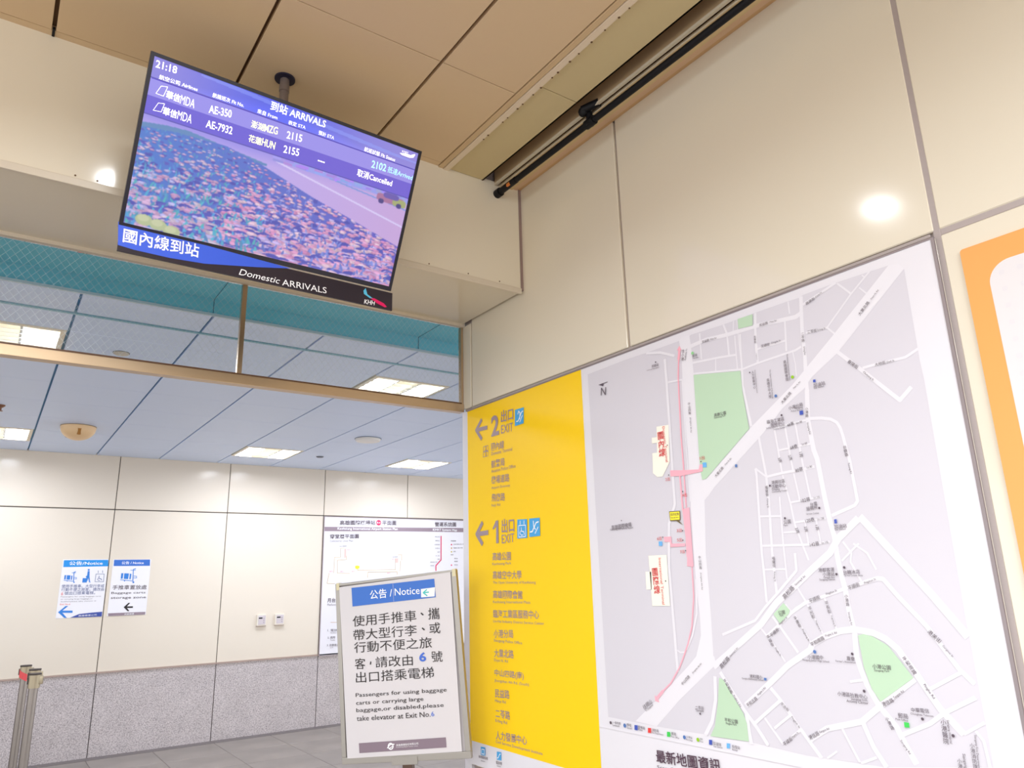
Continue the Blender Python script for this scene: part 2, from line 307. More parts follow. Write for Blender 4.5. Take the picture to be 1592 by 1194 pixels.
('T','map_lettering','dark',8,'郵局',[1.4966,1.5311],0.0156,0.0206,0.0,0,0,0),
('T','map_lettering','dark',8,'Post Office',[1.5005,1.5218],-0.0795,0.0268,0.0,0,0,0),
('T','map_lettering','dark',8,'永春街',[1.7431,1.5183],-1.6074,0.0254,0.0,0,1,0),
('T','map_lettering','dark',8,'Yongchun St',[1.7419,1.4615],-1.5623,0.0214,0.0,0,0,0),
('T','map_lettering','dark',8,'定德街',[1.778,1.4893],-0.0494,0.0312,0.0,0,0,0),
('T','map_lettering','dark',8,'Dingde St',[1.8173,1.4888],-0.0193,0.0327,0.0,0,0,0),
('T','map_lettering','dark',8,'昌源街',[1.9477,1.5792],0.284,0.0306,0.0,0,0,0),
('T','map_lettering','dark',8,'Chang Rd',[1.9763,1.5892],0.3596,0.023,0.0,0,0,0),
('T','map_lettering','dark',8,'二苓街',[1.9403,1.4869],-0.1164,0.031,0.0,0,0,0),
('T','map_lettering','dark',8,'Erling St',[1.9707,1.4837],-0.0626,0.0255,0.0,0,0,0),
('T','map_lettering','dark',8,'二苓路',[1.9086,1.4768],-1.6284,0.0276,0.0,0,1,0),
('T','map_lettering','dark',8,'Erling Rd',[1.9074,1.4354],-1.5958,0.0248,0.0,0,0,0),
('T','map_lettering','dark',8,'大業北路',[2.1034,1.5051],0.716,0.0439,0.0,0,0,0),
('T','map_lettering','dark',8,'Daye N. Rd',[2.1395,1.5332],0.6949,0.0305,0.0,0,0,0),
('T','map_lettering','dark',8,'大業北路',[1.8274,1.3095],0.6371,0.0435,0.0,0,0,0),
('T','map_lettering','dark',8,'Daye N. Rd',[1.8682,1.3389],0.5424,0.0288,0.0,0,0,0),
('T','map_lettering','dark',8,'大業北路',[1.5512,1.1221],0.6475,0.0436,0.0,0,0,0),
('T','map_lettering','dark',8,'Daye N. Rd',[1.591,1.1496],0.5813,0.0313,0.0,0,0,0),
('T','map_lettering','dark',8,'春陽街',[2.0489,1.3576],-0.8024,0.0359,0.0,0,0,0),
('T','map_lettering','dark',8,'Chunyang St',[2.0867,1.3136],-0.8858,0.0387,0.0,0,0,0),
('T','map_lettering','dark',8,'大地街',[2.1241,1.3401],-0.004,0.0297,0.0,0,0,0),
('T','map_lettering','dark',8,'Dadi St',[2.1527,1.3389],-0.0181,0.0205,0.0,0,0,0),
('T','map_lettering','dark',8,'中山四路',[1.452,1.3536],-1.5949,0.0423,0.0,0,1,0),
('T','map_lettering','dark',8,'Jhongshan 4th Rd',[1.4511,1.2957],-1.613,0.0522,0.0,0,0,0),
('T','map_lettering','dark',8,'中山四路',[1.439,0.841],-1.5615,0.0425,0.0,0,1,0),
('T','map_lettering','dark',8,'Jhongshan 4th Rd',[1.4375,0.7825],-1.5875,0.0527,0.0,0,0,0),
('T','map_lettering','dark',8,'高雄公園',[1.5783,1.3089],-0.0179,0.0484,0.0,0,0,0),
('T','map_lettering','dark',8,'Kaohsiung Park',[1.5766,1.2994],-0.0177,0.0459,0.0,0,0,0),
('T','map_lettering','dark',8,'人力發展中心',[1.7211,1.3911],-1.5725,0.0582,0.0,0,1,0),
('T','map_lettering','dark',8,'Civil Service Development Institute',[1.7293,1.3832],-1.5828,0.0749,0.0,0,0,0),
('T','map_lettering','dark',8,'高雄空中大學',[1.7729,1.351],-1.5591,0.0631,0.0,0,1,0),
('T','map_lettering','dark',8,'The Open University of Kaohsiung',[1.7826,1.363],-1.5898,0.0911,0.0,0,0,0),
('T','map_lettering','dark',8,'高雄國際會館',[1.8384,1.3917],-1.5604,0.0652,0.0,0,1,0),
('T','map_lettering','dark',8,'Kaohsiung International Plaza',[1.848,1.3996],-1.5893,0.0799,0.0,0,0,0),
('T','map_lettering','dark',8,'小港分局',[1.8551,1.2776],0.0506,0.0475,0.0,0,0,0),
('T','map_lettering','dark',8,'Siaogang',[1.8651,1.2702],-0.0522,0.0266,0.0,0,0,0),
('T','map_lettering','dark',8,'Police Station',[1.8582,1.2645],-0.0409,0.0387,0.0,0,0,0),
('T','map_lettering','dark',8,'加油站',[1.94,1.3256],-0.0158,0.0369,0.0,0,0,0),
('T','map_lettering','dark',8,'Gas Station',[1.9378,1.3175],-0.0284,0.0332,0.0,0,0,0),
('T','map_lettering','dark',8,'小港路',[1.8891,1.2523],-1.676,0.0294,0.0,0,1,0),
('T','map_lettering','dark',8,'Siaogang Rd',[1.888,1.2051],-1.4686,0.0351,0.0,0,0,0),
('T','map_lettering','dark',8,'臨海工業區',[1.7817,1.2485],-0.0142,0.0609,0.0,0,0,0),
('T','map_lettering','dark',8,'服務中心',[1.7874,1.2367],-0.0177,0.0475,0.0,0,0,0),
('T','map_lettering','dark',8,'Linhai Industry District',[1.7797,1.2288],-0.0352,0.0652,0.0,0,0,0),
('T','map_lettering','dark',8,'Service Center',[1.7916,1.2223],-0.0271,0.0397,0.0,0,0,0),
('T','map_lettering','dark',8,'48巷',[1.8305,1.2276],0.1663,0.0233,0.0,0,0,0),
('T','map_lettering','dark',8,'Ln 48',[1.8603,1.2283],0.0575,0.0186,0.0,0,0,0),
('T','map_lettering','dark',8,'68巷',[1.8324,1.1595],0.1038,0.0253,0.0,0,0,0),
('T','map_lettering','dark',8,'Ln 68',[1.8683,1.1629],0.0715,0.0168,0.0,0,0,0),
('T','map_lettering','dark',8,'3弄',[1.7804,1.1275],-1.314,0.0154,0.0,0,1,0),
('T','map_lettering','dark',8,'2弄',[1.8162,1.1294],-1.3508,0.0164,0.0,0,1,0),
('T','map_lettering','dark',8,'1弄',[1.8527,1.1329],-1.5299,0.0154,0.0,0,1,0),
('T','map_lettering','dark',8,'80巷',[1.8402,1.0909],0.1221,0.0248,0.0,0,0,0),
('T','map_lettering','dark',8,'Ln 80',[1.8746,1.0941],0.0564,0.0168,0.0,0,0,0),
('T','map_lettering','dark',8,'港興社區',[1.7659,1.0645],0.0165,0.0471,0.0,0,0,0),
('T','map_lettering','dark',8,'活動中心',[1.7659,1.0517],0.0146,0.0494,0.0,0,0,0),
('T','map_lettering','dark',8,'Gangsing',[1.7547,1.0423],-0.0367,0.0275,0.0,0,0,0),
('T','map_lettering','dark',8,'Community Center',[1.7667,1.0358],-0.0039,0.0533,0.0,0,0,0),
('T','map_lettering','dark',8,'福龍街',[1.7228,1.0417],-1.5887,0.0312,0.0,0,1,0),
('T','map_lettering','dark',8,'Fulong St',[1.7208,1.0049],-1.6165,0.0271,0.0,0,0,0),
('T','map_lettering','dark',8,'台糖路',[1.9907,1.1227],-1.4815,0.0313,0.0,0,1,0),
('T','map_lettering','dark',8,'Taitang Rd',[1.9953,1.0737],-1.4744,0.0303,0.0,0,0,0),
('T','map_lettering','dark',8,'102巷',[1.8486,1.0026],0.0908,0.0298,0.0,0,0,0),
('T','map_lettering','dark',8,'Ln 102',[1.8853,1.0062],0.0212,0.0196,0.0,0,0,0),
('T','map_lettering','dark',8,'台電',[1.8729,0.9884],0.059,0.0221,0.0,0,0,0),
('T','map_lettering','dark',8,'服務所',[1.8656,0.9772],0.0658,0.0358,0.0,0,0,0),
('T','map_lettering','dark',8,'Service Center',[1.8658,0.9624],-0.0128,0.0401,0.0,0,0,0),
('T','map_lettering','dark',8,'120巷',[1.8543,0.9449],0.1233,0.0291,0.0,0,0,0),
('T','map_lettering','dark',8,'Ln 120',[1.8885,0.9461],0.0567,0.0211,0.0,0,0,0),
('T','map_lettering','dark',8,'公園',[1.7803,0.9457],0.0279,0.0239,0.0,0,0,0),
('T','map_lettering','dark',8,'Park',[1.774,0.936],-0.0368,0.0139,0.0,0,0,0),
('T','map_lettering','dark',8,'加油站',[1.9448,0.9211],0.0118,0.0363,0.0,0,0,0),
('T','map_lettering','dark',8,'Gas Station',[1.9429,0.9132],-0.0113,0.0326,0.0,0,0,0),
('T','map_lettering','dark',8,'3弄',[1.8095,0.9183],-1.3188,0.0168,0.0,0,1,0),
('T','map_lettering','dark',8,'2弄',[1.838,0.92],-1.4556,0.016,0.0,0,1,0),
('T','map_lettering','dark',8,'1弄',[1.8738,0.9218],-1.4407,0.0147,0.0,0,1,0),
('T','map_lettering','dark',8,'142巷',[1.8592,0.878],0.088,0.0289,0.0,0,0,0),
('T','map_lettering','dark',8,'Ln 142',[1.8917,0.8805],0.0978,0.0202,0.0,0,0,0),
('T','map_lettering','dark',8,'福龍街',[1.7186,0.833],-1.5839,0.0311,0.0,0,1,0),
('T','map_lettering','dark',8,'Fulong St',[1.7158,0.7912],-1.6341,0.0279,0.0,0,0,0),
('T','map_lettering','dark',8,'高松路',[1.7561,0.7469],0.6937,0.0476,0.0,0,0,0),
('T','map_lettering','dark',8,'Gaosong E. Rd',[1.799,0.7786],0.6039,0.0432,0.0,0,0,0),
('T','map_lettering','dark',8,'港都客運',[1.8851,0.8066],0.0081,0.0485,0.0,0,0,0),
('T','map_lettering','dark',8,'小港站',[1.8902,0.7947],0.0115,0.0357,0.0,0,0,0),
('T','map_lettering','dark',8,'Gangdu Bus',[1.8905,0.7855],-0.0104,0.0337,0.0,0,0,0),
('T','map_lettering','dark',8,'Siaogang Station',[1.8841,0.7799],-0.0053,0.0474,0.0,0,0,0),
('T','map_lettering','dark',8,'台糖冰店',[1.9583,0.799],0.0247,0.0471,0.0,0,0,0),
('T','map_lettering','dark',8,'Tai Ice Cream Shop',[1.9617,0.7895],-0.011,0.054,0.0,0,0,0),
('T','map_lettering','dark',8,'平順街',[1.9589,0.7625],0.3133,0.0352,0.0,0,0,0),
('T','map_lettering','dark',8,'Pingshun St',[2.0065,0.7743],0.2943,0.0348,0.0,0,0,0),
('T','map_lettering','dark',8,'平順街',[1.8373,0.7286],0.3247,0.0369,0.0,0,0,0),
('T','map_lettering','dark',8,'Pingshun St',[1.8918,0.7463],0.2816,0.035,0.0,0,0,0),
('T','map_lettering','dark',8,'小港路',[1.934,0.7261],-1.5378,0.0306,0.0,0,1,0),
('T','map_lettering','dark',8,'Siaogang Rd',[1.9357,0.6791],-1.4681,0.0335,0.0,0,0,0),
('T','map_lettering','dark',8,'平光街',[1.8229,0.6921],-1.275,0.0324,0.0,0,1,0),
('T','map_lettering','dark',8,'Pingguang St',[1.8387,0.657],-1.176,0.0304,0.0,0,0,0),
('T','map_lettering','dark',8,'平長街',[1.8754,0.7072],-1.3723,0.0323,0.0,0,1,0),
('T','map_lettering','dark',8,'Pingchang St',[1.8859,0.6713],-1.3132,0.0299,0.0,0,0,0),
('T','map_lettering','dark',8,'平和南路',[1.8298,0.6168],0.457,0.0482,0.0,0,0,0),
('T','map_lettering','dark',8,'Pinghe S. Rd',[1.8743,0.6367],0.2854,0.0368,0.0,0,0,0),
('T','map_lettering','dark',8,'公園',[1.7258,0.6907],0.1236,0.0228,0.0,0,0,0),
('T','map_lettering','dark',8,'Park',[1.7247,0.6824],0.0973,0.0127,0.0,0,0,0),
('T','map_lettering','dark',8,'平順街',[1.6937,0.6347],0.6066,0.0355,0.0,0,0,0),
('T','map_lettering','dark',8,'Pingshun St',[1.7282,0.6672],0.62,0.0353,0.0,0,0,0),
('T','map_lettering','dark',8,'平康街',[1.7748,0.6659],-1.0834,0.0313,0.0,0,1,0),
('T','map_lettering','dark',8,'Pingkang St',[1.7959,0.6313],-1.0725,0.0345,0.0,0,0,0),
('T','map_lettering','dark',8,'平福街',[1.6764,0.6108],-1.0898,0.0329,0.0,0,1,0),
('T','map_lettering','dark',8,'Pingfu St',[1.6987,0.5811],-0.9347,0.0267,0.0,0,0,0),
('T','map_lettering','dark',8,'高松路',[1.5009,0.5393],0.7234,0.0472,0.0,0,0,0),
('T','map_lettering','dark',8,'Gaosong E. Rd',[1.5402,0.5712],0.6884,0.0422,0.0,0,0,0),
('T','map_lettering','dark',8,'平和南路',[1.5063,0.471],-0.984,0.0446,0.0,0,1,0),
('T','map_lettering','dark',8,'Pinghe S. Rd',[1.5352,0.4323],-0.9303,0.0363,0.0,0,0,0),
('T','map_lettering','dark',8,'中山四路',[1.3352,0.474],0.6757,0.0446,0.0,0,0,0),
('T','map_lettering','dark',8,'Jhongshan 4th Rd',[1.3873,0.5131],0.6733,0.0519,0.0,0,0,0),
('T','map_lettering','dark',8,'往岡山',[1.1536,0.3807],0.5744,0.0483,0.0,0,0,0),
('T','map_lettering','dark',8,'To Gangshan',[1.1615,0.3703],0.6045,0.044,0.0,0,0,0),
('T','map_lettering','dark',8,'二苓站',[1.3846,0.3965],0.0749,0.0338,0.0,0,0,0),
('T','map_lettering','dark',8,'Temple',[1.3835,0.3873],0.0628,0.0337,0.0,0,0,0),
('T','map_lettering','dark',8,'平和公園',[1.5049,0.3738],0.0018,0.0489,0.0,0,0,0),
('T','map_lettering','dark',8,'Pinghe Park',[1.5048,0.3639],0.0268,0.0403,0.0,0,0,0),
('T','map_lettering','dark',8,'港和國小',[1.6127,0.5072],0.0042,0.0456,0.0,0,0,0),
('T','map_lettering','dark',8,'Ganghe Elementary School',[1.5995,0.4986],0.0135,0.0768,0.0,0,0,0),
('T','map_lettering','dark',8,'平和五路',[1.5886,0.436],0.5911,0.0466,0.0,0,0,0),
('T','map_lettering','dark',8,'Pinghe 5 Rd',[1.6276,0.4681],0.6842,0.0374,0.0,0,0,0),
('T','map_lettering','dark',8,'小港國中',[1.8172,0.5744],0.0362,0.0474,0.0,0,0,0),
('T','map_lettering','dark',8,'Siaogang Junior High School',[1.8173,0.5648],0.0038,0.0814,0.0,0,0,0),
('T','map_lettering','dark',8,'港信路',[1.7833,0.3719],0.5168,0.0366,0.0,0,0,0),
('T','map_lettering','dark',8,'Gangsin Rd',[1.8168,0.3885],0.4079,0.0342,0.0,0,0,0),
('T','map_lettering','dark',8,'平治街',[1.701,0.435],-0.6801,0.0292,0.0,0,0,0),
('T','map_lettering','dark',8,'Pingjhih St',[1.7302,0.3976],-0.8686,0.0342,0.0,0,0,0),
('T','map_lettering','dark',8,'平緯街',[1.6977,0.3447],0.6288,0.0353,0.0,0,0,0),
('T','map_lettering','dark',8,'Pingwei St',[1.7243,0.3647],0.6516,0.0266,0.0,0,0,0),
('T','map_lettering','dark',8,'農會',[1.9219,0.5777],-0.0218,0.0229,0.0,0,0,0),
('T','map_lettering','dark',8,"Farmer's Association",[1.9059,0.569],-0.0114,0.0565,0.0,0,0,0),
('T','map_lettering','dark',8,'小港公園',[2.0036,0.5632],-0.0162,0.0482,0.0,0,0,0),
('T','map_lettering','dark',8,'Siaogang Park',[2.0028,0.5533],0.0178,0.0403,0.0,0,0,0),
('T','map_lettering','dark',8,'平和南路',[2.0767,0.5719],-1.0184,0.0443,0.0,0,1,0),
('T','map_lettering','dark',8,'Pinghe Rd',[2.1144,0.5155],-1.0041,0.0356,0.0,0,0,0),
('T','map_lettering','dark',8,'小港區社教中心',[1.9122,0.4868],-0.007,0.0836,0.0,0,0,0),
('T','map_lettering','dark',8,'Siaogang Dist.',[1.9307,0.4774],0.0222,0.0465,0.0,0,0,0),
('T','map_lettering','dark',8,'Activity Center',[1.9241,0.4707],0.0034,0.0602,0.0,0,0,0),
('T','map_lettering','dark',8,'港信路',[2.0065,0.4797],0.4654,0.0343,0.0,0,0,0),
('T','map_lettering','dark',8,'Tangsin Rd',[2.0377,0.5005],0.6085,0.0344,0.0,0,0,0),
('T','map_lettering','dark',8,'小港路',[2.0034,0.4304],-1.108,0.0309,0.0,0,1,0),
('T','map_lettering','dark',8,'Siaogang Rd',[2.0348,0.3806],-0.9944,0.034,0.0,0,0,0),
('T','map_lettering','dark',8,'郵局',[2.0405,0.452],0.0006,0.0247,0.0,0,0,0),
('T','map_lettering','dark',8,'Post Office',[2.0361,0.4427],0.0045,0.0305,0.0,0,0,0),
('T','map_lettering','dark',8,'中華電信',[2.0851,0.4698],0.0529,0.0434,0.0,0,0,0),
('T','map_lettering','dark',8,'Chunghwa Telecom',[2.0881,0.4595],0.008,0.0548,0.0,0,0,0),
('T','map_lettering','dark',8,'港美街',[2.1491,0.6431],-0.8085,0.0355,0.0,0,0,0),
('T','map_lettering','dark',8,'Gangmei St',[2.1742,0.6105],-0.9146,0.0316,0.0,0,0,0),
('T','map_lettering','dark',8,'小港醫院',[2.1361,0.4291],-1.6011,0.0536,0.0,0,1,0),
('T','map_lettering','dark',8,'Siaogang Hospital',[2.1469,0.4305],-1.5901,0.0515,0.0,0,0,0),
('T','map_lettering','dark',8,'小港消防隊',[2.1927,0.3856],-1.5816,0.0538,0.0,0,1,0),
('T','map_lettering','dark',8,'Siaogang Fire Department',[2.2016,0.3957],-1.6238,0.0717,0.0,0,0,0),
('T','map_lettering','dark',8,'小港',[2.1591,0.3643],-1.5892,0.0211,0.0,0,1,0),
('T','map_lettering','dark',8,'Siaogang',[2.1705,0.3714],-1.5732,0.0315,0.0,0,0,0),
('T','map_lettering','dark',8,'高雄國際機場',[1.0807,0.9833],0.0379,0.1069,0.0,0,0,0),
('T','map_lettering','dark',8,'Kaohsiung International Airport',[1.0811,0.9733],-0.0025,0.1233,0.0,0,0,0),
('T','map_lettering','red',8,'國內線',[1.3098,1.2528],-1.5543,0.0882,0.0,1,1,0),
('T','map_lettering','red',8,'Domestic Terminal',[1.3288,1.2495],-1.5403,0.1269,0.0,0,0,0),
('T','map_lettering','red',8,'國際線',[1.2358,0.7859],-1.5166,0.0864,0.0,1,1,0),
('T','map_lettering','red',8,'International Terminal',[1.2625,0.7848],-1.5553,0.1546,0.0,0,0,0),
('T','map_lettering','red',8,'1出',[1.4875,1.1774],-0.0365,0.0206,0.0128,0,0,0),
('T','map_lettering','red',8,'2出',[1.3274,1.1269],-0.0125,0.0214,0.0133,0,0,0),
('T','map_lettering','red',8,'4出',[1.3978,1.0643],-0.0266,0.0207,0.0129,0,0,0),
('T','map_lettering','red',8,'3出',[1.3611,0.9491],-0.0251,0.023,0.0128,0,0,0),
('T','map_lettering','red',8,'5出',[1.3591,0.9179],-0.0159,0.0234,0.0127,0,0,0),
('T','map_lettering','red',8,'6出',[1.267,0.9282],0.0458,0.0222,0.013,0,0,0),
('T','map_lettering','red',8,'7出',[1.3672,0.8787],0.0476,0.0207,0.0125,0,0,0),
('T','map_lettering','dark',9,'您的位置',[1.3468,1.0039],-0.024,0.0379,0.0,0,0,0),
('T','map_lettering','dark',9,'You are here',[1.3456,0.9933],-0.0069,0.0353,0.0,0,0,0),
('C','landmark_dot','dark',8,0.0028,[(1.3138,1.5548)]),
('C','landmark_dot','dark',8,0.0025,[(1.71,1.4173)]),
('C','landmark_dot','dark',8,0.0033,[(1.8049,1.2601)]),
('C','landmark_dot','dark',8,0.0033,[(1.7358,1.0563)]),
('C','landmark_dot','dark',8,0.0032,[(1.8887,0.9755)]),
('C','landmark_dot','dark',8,0.0034,[(1.7742,0.9562)]),
('C','landmark_dot','dark',8,0.0034,[(1.9139,0.7941)]),
('C','landmark_dot','dark',8,0.0036,[(1.9393,0.8113)]),
('C','landmark_dot','dark',8,0.0034,[(1.9281,0.59)]),
('C','landmark_dot','dark',8,0.0033,[(1.3852,0.3791)]),
('C','landmark_dot','dark',8,0.0034,[(1.9285,0.5895)]),
('C','landmark_dot','dark',8,0.0037,[(1.9473,0.5002)]),
('C','landmark_dot','dark',8,0.0036,[(2.0881,0.4509)]),
('C','landmark_dot','dark',8,0.0037,[(2.1542,0.4229)]),
('C','landmark_dot','dark',8,0.0023,[(1.0833,1.0032)]),
('C','landmark_dot','dark',8,0.0021,[(1.3389,1.244)]),
('C','landmark_dot','dark',8,0.0025,[(1.2812,0.7847)]),
('C','landmark_dot','dark',8,0.0023,[(1.3336,1.1398)]),
('C','landmark_dot','dark',8,0.0022,[(1.4812,1.1657)]),
('C','landmark_dot','dark',8,0.0022,[(1.3909,1.0763)]),
('C','landmark_dot','dark',8,0.0022,[(1.3754,0.947)]),
('C','landmark_dot','dark',8,0.0022,[(1.374,0.9157)]),
('C','landmark_dot','dark',8,0.0022,[(1.3821,0.8812)]),
('C','landmark_dot','dark',8,0.0023,[(1.2838,0.931)]),
('C','symbol','lime',8,0.005,[(1.8574,1.3668)]),
('C','symbol','slate',8,0.0047,[(1.7931,1.3226)]),
('C','symbol','slate',8,0.0048,[(1.8176,0.5886)]),
('C','symbol','lightgreen',8,0.0056,[(1.4875,1.5418)]),
('P','symbol','bluedk',8,[(1.8661,1.2607),(1.8779,1.2602),(1.8773,1.2482),(1.8656,1.2484)]),
('P','symbol','bluedk',8,[(1.9226,1.3426),(1.9305,1.3418),(1.9299,1.3339),(1.922,1.3347)]),
('P','symbol','bluedk',8,[(1.9288,0.9403),(1.9362,0.9409),(1.9363,0.9296),(1.9285,0.9292)]),
('P','symbol','green2',8,[(2.0408,0.4383),(2.053,0.438),(2.0528,0.4267),(2.0405,0.4262)]),
('P','symbol','slate',8,[(1.6406,0.5069),(1.6495,0.5066),(1.6485,0.4995),(1.6397,0.4998)]),
('P','symbol','slate',8,[(1.6173,1.1369),(1.625,1.1367),(1.6238,1.1277),(1.6161,1.128)]),
('L','divider_line','road',3,0.0055,[(0.8994,0.28),(1.7313,0.2861)]),
('C','legend_symbol','dark',8,0.0054,[(0.9628,0.2994)]),
('C','legend_symbol','slate',8,0.0068,[(1.0353,0.2994)]),
('P','legend_symbol','bluedk',8,[(1.0848,0.3078),(1.1,0.3086),(1.0984,0.2928),(1.0833,0.292)]),
('P','legend_symbol','redsym',8,[(1.1491,0.3072),(1.1637,0.308),(1.1621,0.2925),(1.1475,0.2917)]),
('P','legend_symbol','green2',8,[(1.2364,0.307),(1.2502,0.3077),(1.2486,0.2926),(1.2348,0.2919)]),
('C','legend_symbol','slate',8,0.0059,[(1.3107,0.3006)]),
('C','legend_symbol','lime',8,0.0058,[(1.367,0.3014)]),
('P','legend_symbol','bluedk',8,[(1.4123,0.3082),(1.4246,0.3089),(1.4229,0.2947),(1.4106,0.294)]),
('P','legend_symbol','blue',8,[(1.4805,0.3082),(1.4922,0.3089),(1.4905,0.295),(1.4788,0.2943)]),
('T','map_lettering','dark',8,'一般地標',[0.9949,0.3026],0.0158,0.0381,0.0,0,0,0),
('T','map_lettering','dark',8,'Landmark',[0.9908,0.2934],0.0222,0.0355,0.0,0,0,0),
('T','map_lettering','dark',8,'學校',[1.0579,0.3037],-0.0003,0.0225,0.0,0,0,0),
('T','map_lettering','dark',8,'School',[1.0589,0.2941],0.0214,0.0225,0.0,0,0,0),
('T','map_lettering','dark',8,'警察局',[1.1184,0.3036],0.0024,0.0315,0.0,0,0,0),
('T','map_lettering','dark',8,'Police',[1.1118,0.2958],0.0105,0.0199,0.0,0,0,0),
('T','map_lettering','dark',8,'消防局',[1.1829,0.3037],-0.0003,0.0297,0.0,0,0,0),
('T','map_lettering','dark',8,'Fire Department',[1.193,0.2944],-0.0004,0.0518,0.0,0,0,0),
('T','map_lettering','dark',8,'郵局',[1.2654,0.3045],-0.0005,0.0197,0.0,0,0,0),
('T','map_lettering','dark',8,'Post Office',[1.2707,0.295],-0.0155,0.0347,0.0,0,0,0),
('T','map_lettering','dark',8,'公車站',[1.3321,0.3036],-0.0276,0.0225,0.0,0,0,0),
('T','map_lettering','dark',8,'Bus Stop',[1.3311,0.2949],-0.0254,0.0247,0.0,0,0,0),
('T','map_lettering','dark',8,'飯店',[1.3816,0.3059],-0.0376,0.0104,0.0,0,0,0),
('T','map_lettering','dark',8,'Hotel',[1.3815,0.2981],-0.011,0.0119,0.0,0,0,0),
('T','map_lettering','dark',8,'加油站',[1.4429,0.3009],-0.0159,0.0314,0.0,0,0,0),
('T','map_lettering','dark',8,'Gas Station',[1.4451,0.2927],0.0141,0.0349,0.0,0,0,0),
('T','map_lettering','dark',8,'租借站',[1.5138,0.3023],0.0174,0.0295,0.0,0,0,0),
('T','map_lettering','dark',8,'Rental',[1.5085,0.2939],0.0032,0.019,0.0,0,0,0),
('T','heading_lettering','plum',8,'最新地圖資訊',[1.3136,0.2327],0.0534,0.2722,0.0386,1,0,0),
('T','heading_lettering','plum',8,'Scan QR code',[1.2584,0.196],0.0596,0.157,0.0124,0,0,0),
('P','directory_field','yellow',1,[(0.004,0.104),(0.895,0.104),(0.895,1.633),(0.004,1.633)]),
('T','directory_lettering','taupe',3,'2',[0.2561,1.5149],-0.0068,0.0665,0.0996,2,0,0),
('T','directory_lettering','taupe',3,'出口',[0.3573,1.5452],-0.0445,0.1009,0.0581,1,0,0),
('T','directory_lettering','taupe',3,'EXIT',[0.3548,1.484],-0.0394,0.0974,0.0394,0,0,0),
('L','direction_arrow','taupe',3,0.0184,[(0.1409,1.5666),(0.0884,1.5226),(0.1382,1.4678)]),
('L','direction_arrow','taupe',3,0.0195,[(0.0928,1.5218),(0.1889,1.5175)]),
('T','directory_lettering','taupe',3,'國內線',[0.2739,1.4146],-0.0332,0.1086,0.0382,0.5,0,0),
('T','directory_lettering','taupe',3,'Domestic Terminal',[0.3064,1.3822],-0.0166,0.1726,0.0157,0,0,0),
('T','directory_lettering','taupe',3,'航警局',[0.2733,1.3327],-0.018,0.1112,0.0378,0.5,0,0),
('T','directory_lettering','taupe',3,'Aviation Police Office',[0.3166,1.3001],-0.0033,0.1984,0.0155,0,0,0),
('T','directory_lettering','taupe',3,'機場道路',[0.2908,1.2563],-0.0384,0.1479,0.0372,0.5,0,0),
('T','directory_lettering','taupe',3,'Airport Driveway',[0.2928,1.2182],-0.0277,0.1545,0.0154,0,0,0),
('T','directory_lettering','taupe',3,'飛機路',[0.271,1.1732],-0.0547,0.1106,0.037,0.5,0,0),
('T','directory_lettering','taupe',3,'Feiji Rd',[0.25,1.1377],-0.0314,0.071,0.0154,0,0,0),
('P','escalator_symbol','skyblue',3,[(0.4223,1.557),(0.4922,1.5555),(0.487,1.4824),(0.4188,1.4815)]),
('L','escalator_symbol','white',4,0.0046,[(0.4312,1.5005),(0.4465,1.5003),(0.4747,1.5365),(0.4861,1.5396)]),
('L','escalator_symbol','white',4,0.0046,[(0.4441,1.5312),(0.4525,1.5455),(0.4633,1.5342),(0.4581,1.5058)]),
('L','escalator_symbol','white',4,0.0038,[(0.4697,1.5104),(0.4799,1.5196),(0.4575,1.4924)]),
('L','plane_symbol','taupe',3,0.0025,[(0.1519,1.4287),(0.193,1.4287),(0.1914,1.3786),(0.1479,1.3789),(0.1519,1.4287)]),
('L','plane_symbol','taupe',3,0.0055,[(0.1733,1.4276),(0.172,1.3815)]),
('L','plane_symbol','taupe',3,0.0067,[(0.1554,1.4015),(0.1727,1.4073),(0.1938,1.3994)]),
('P','directory_lettering','taupe',3,[(0.2477,1.0676),(0.2673,1.0681),(0.2672,0.9661),(0.2468,0.9652),(0.2487,1.0428),(0.2238,1.028),(0.2202,1.0355)]),
('T','directory_lettering','taupe',3,'出口',[0.3439,1.0389],-0.0122,0.1,0.0627,1,0,0),
('T','directory_lettering','taupe',3,'EXIT',[0.3424,0.9822],0.0177,0.098,0.0381,0,0,0),
('L','direction_arrow','taupe',3,0.0208,[(0.1352,1.0694),(0.081,1.0175),(0.1323,0.9661)]),
('L','direction_arrow','taupe',3,0.0217,[(0.087,1.0171),(0.1825,1.0189)]),
('P','lift_symbol','skyblue',3,[(0.4184,1.0593),(0.4912,1.056),(0.4887,0.9763),(0.4145,0.9768)]),
('L','lift_symbol','white',4,0.0032,[(0.4283,1.0323),(0.479,1.0311),(0.4782,0.9827),(0.4276,0.9829),(0.4283,1.0323)]),
('L','lift_symbol','white',4,0.004,[(0.4396,1.0364),(0.4404,1.0526)]),
('L','lift_symbol','white',4,0.004,[(0.4692,1.0514),(0.4684,1.0358)]),
('L','lift_symbol','white',4,0.0036,[(0.4475,1.0236),(0.4483,1.0064),(0.4651,1.0044),(0.4694,0.9905)]),
('L','lift_symbol','white',4,0.0029,[(0.4434,1.0092),(0.4361,0.9999),(0.4458,0.9895),(0.4602,0.9906)]),
('P','escalator_symbol','skyblue',3,[(0.5078,1.0566),(0.5824,1.0544),(0.5819,0.9788),(0.5053,0.9782)]),
('L','escalator_symbol','white',4,0.0053,[(0.5105,0.999),(0.5269,0.9998),(0.5573,1.0359),(0.575,1.0383)]),
('L','escalator_symbol','white',4,0.0046,[(0.5375,1.0451),(0.5387,1.022),(0.5516,1.0067)]),
('L','escalator_symbol','white',4,0.0039,[(0.5706,1.0173),(0.5466,0.9904)]),
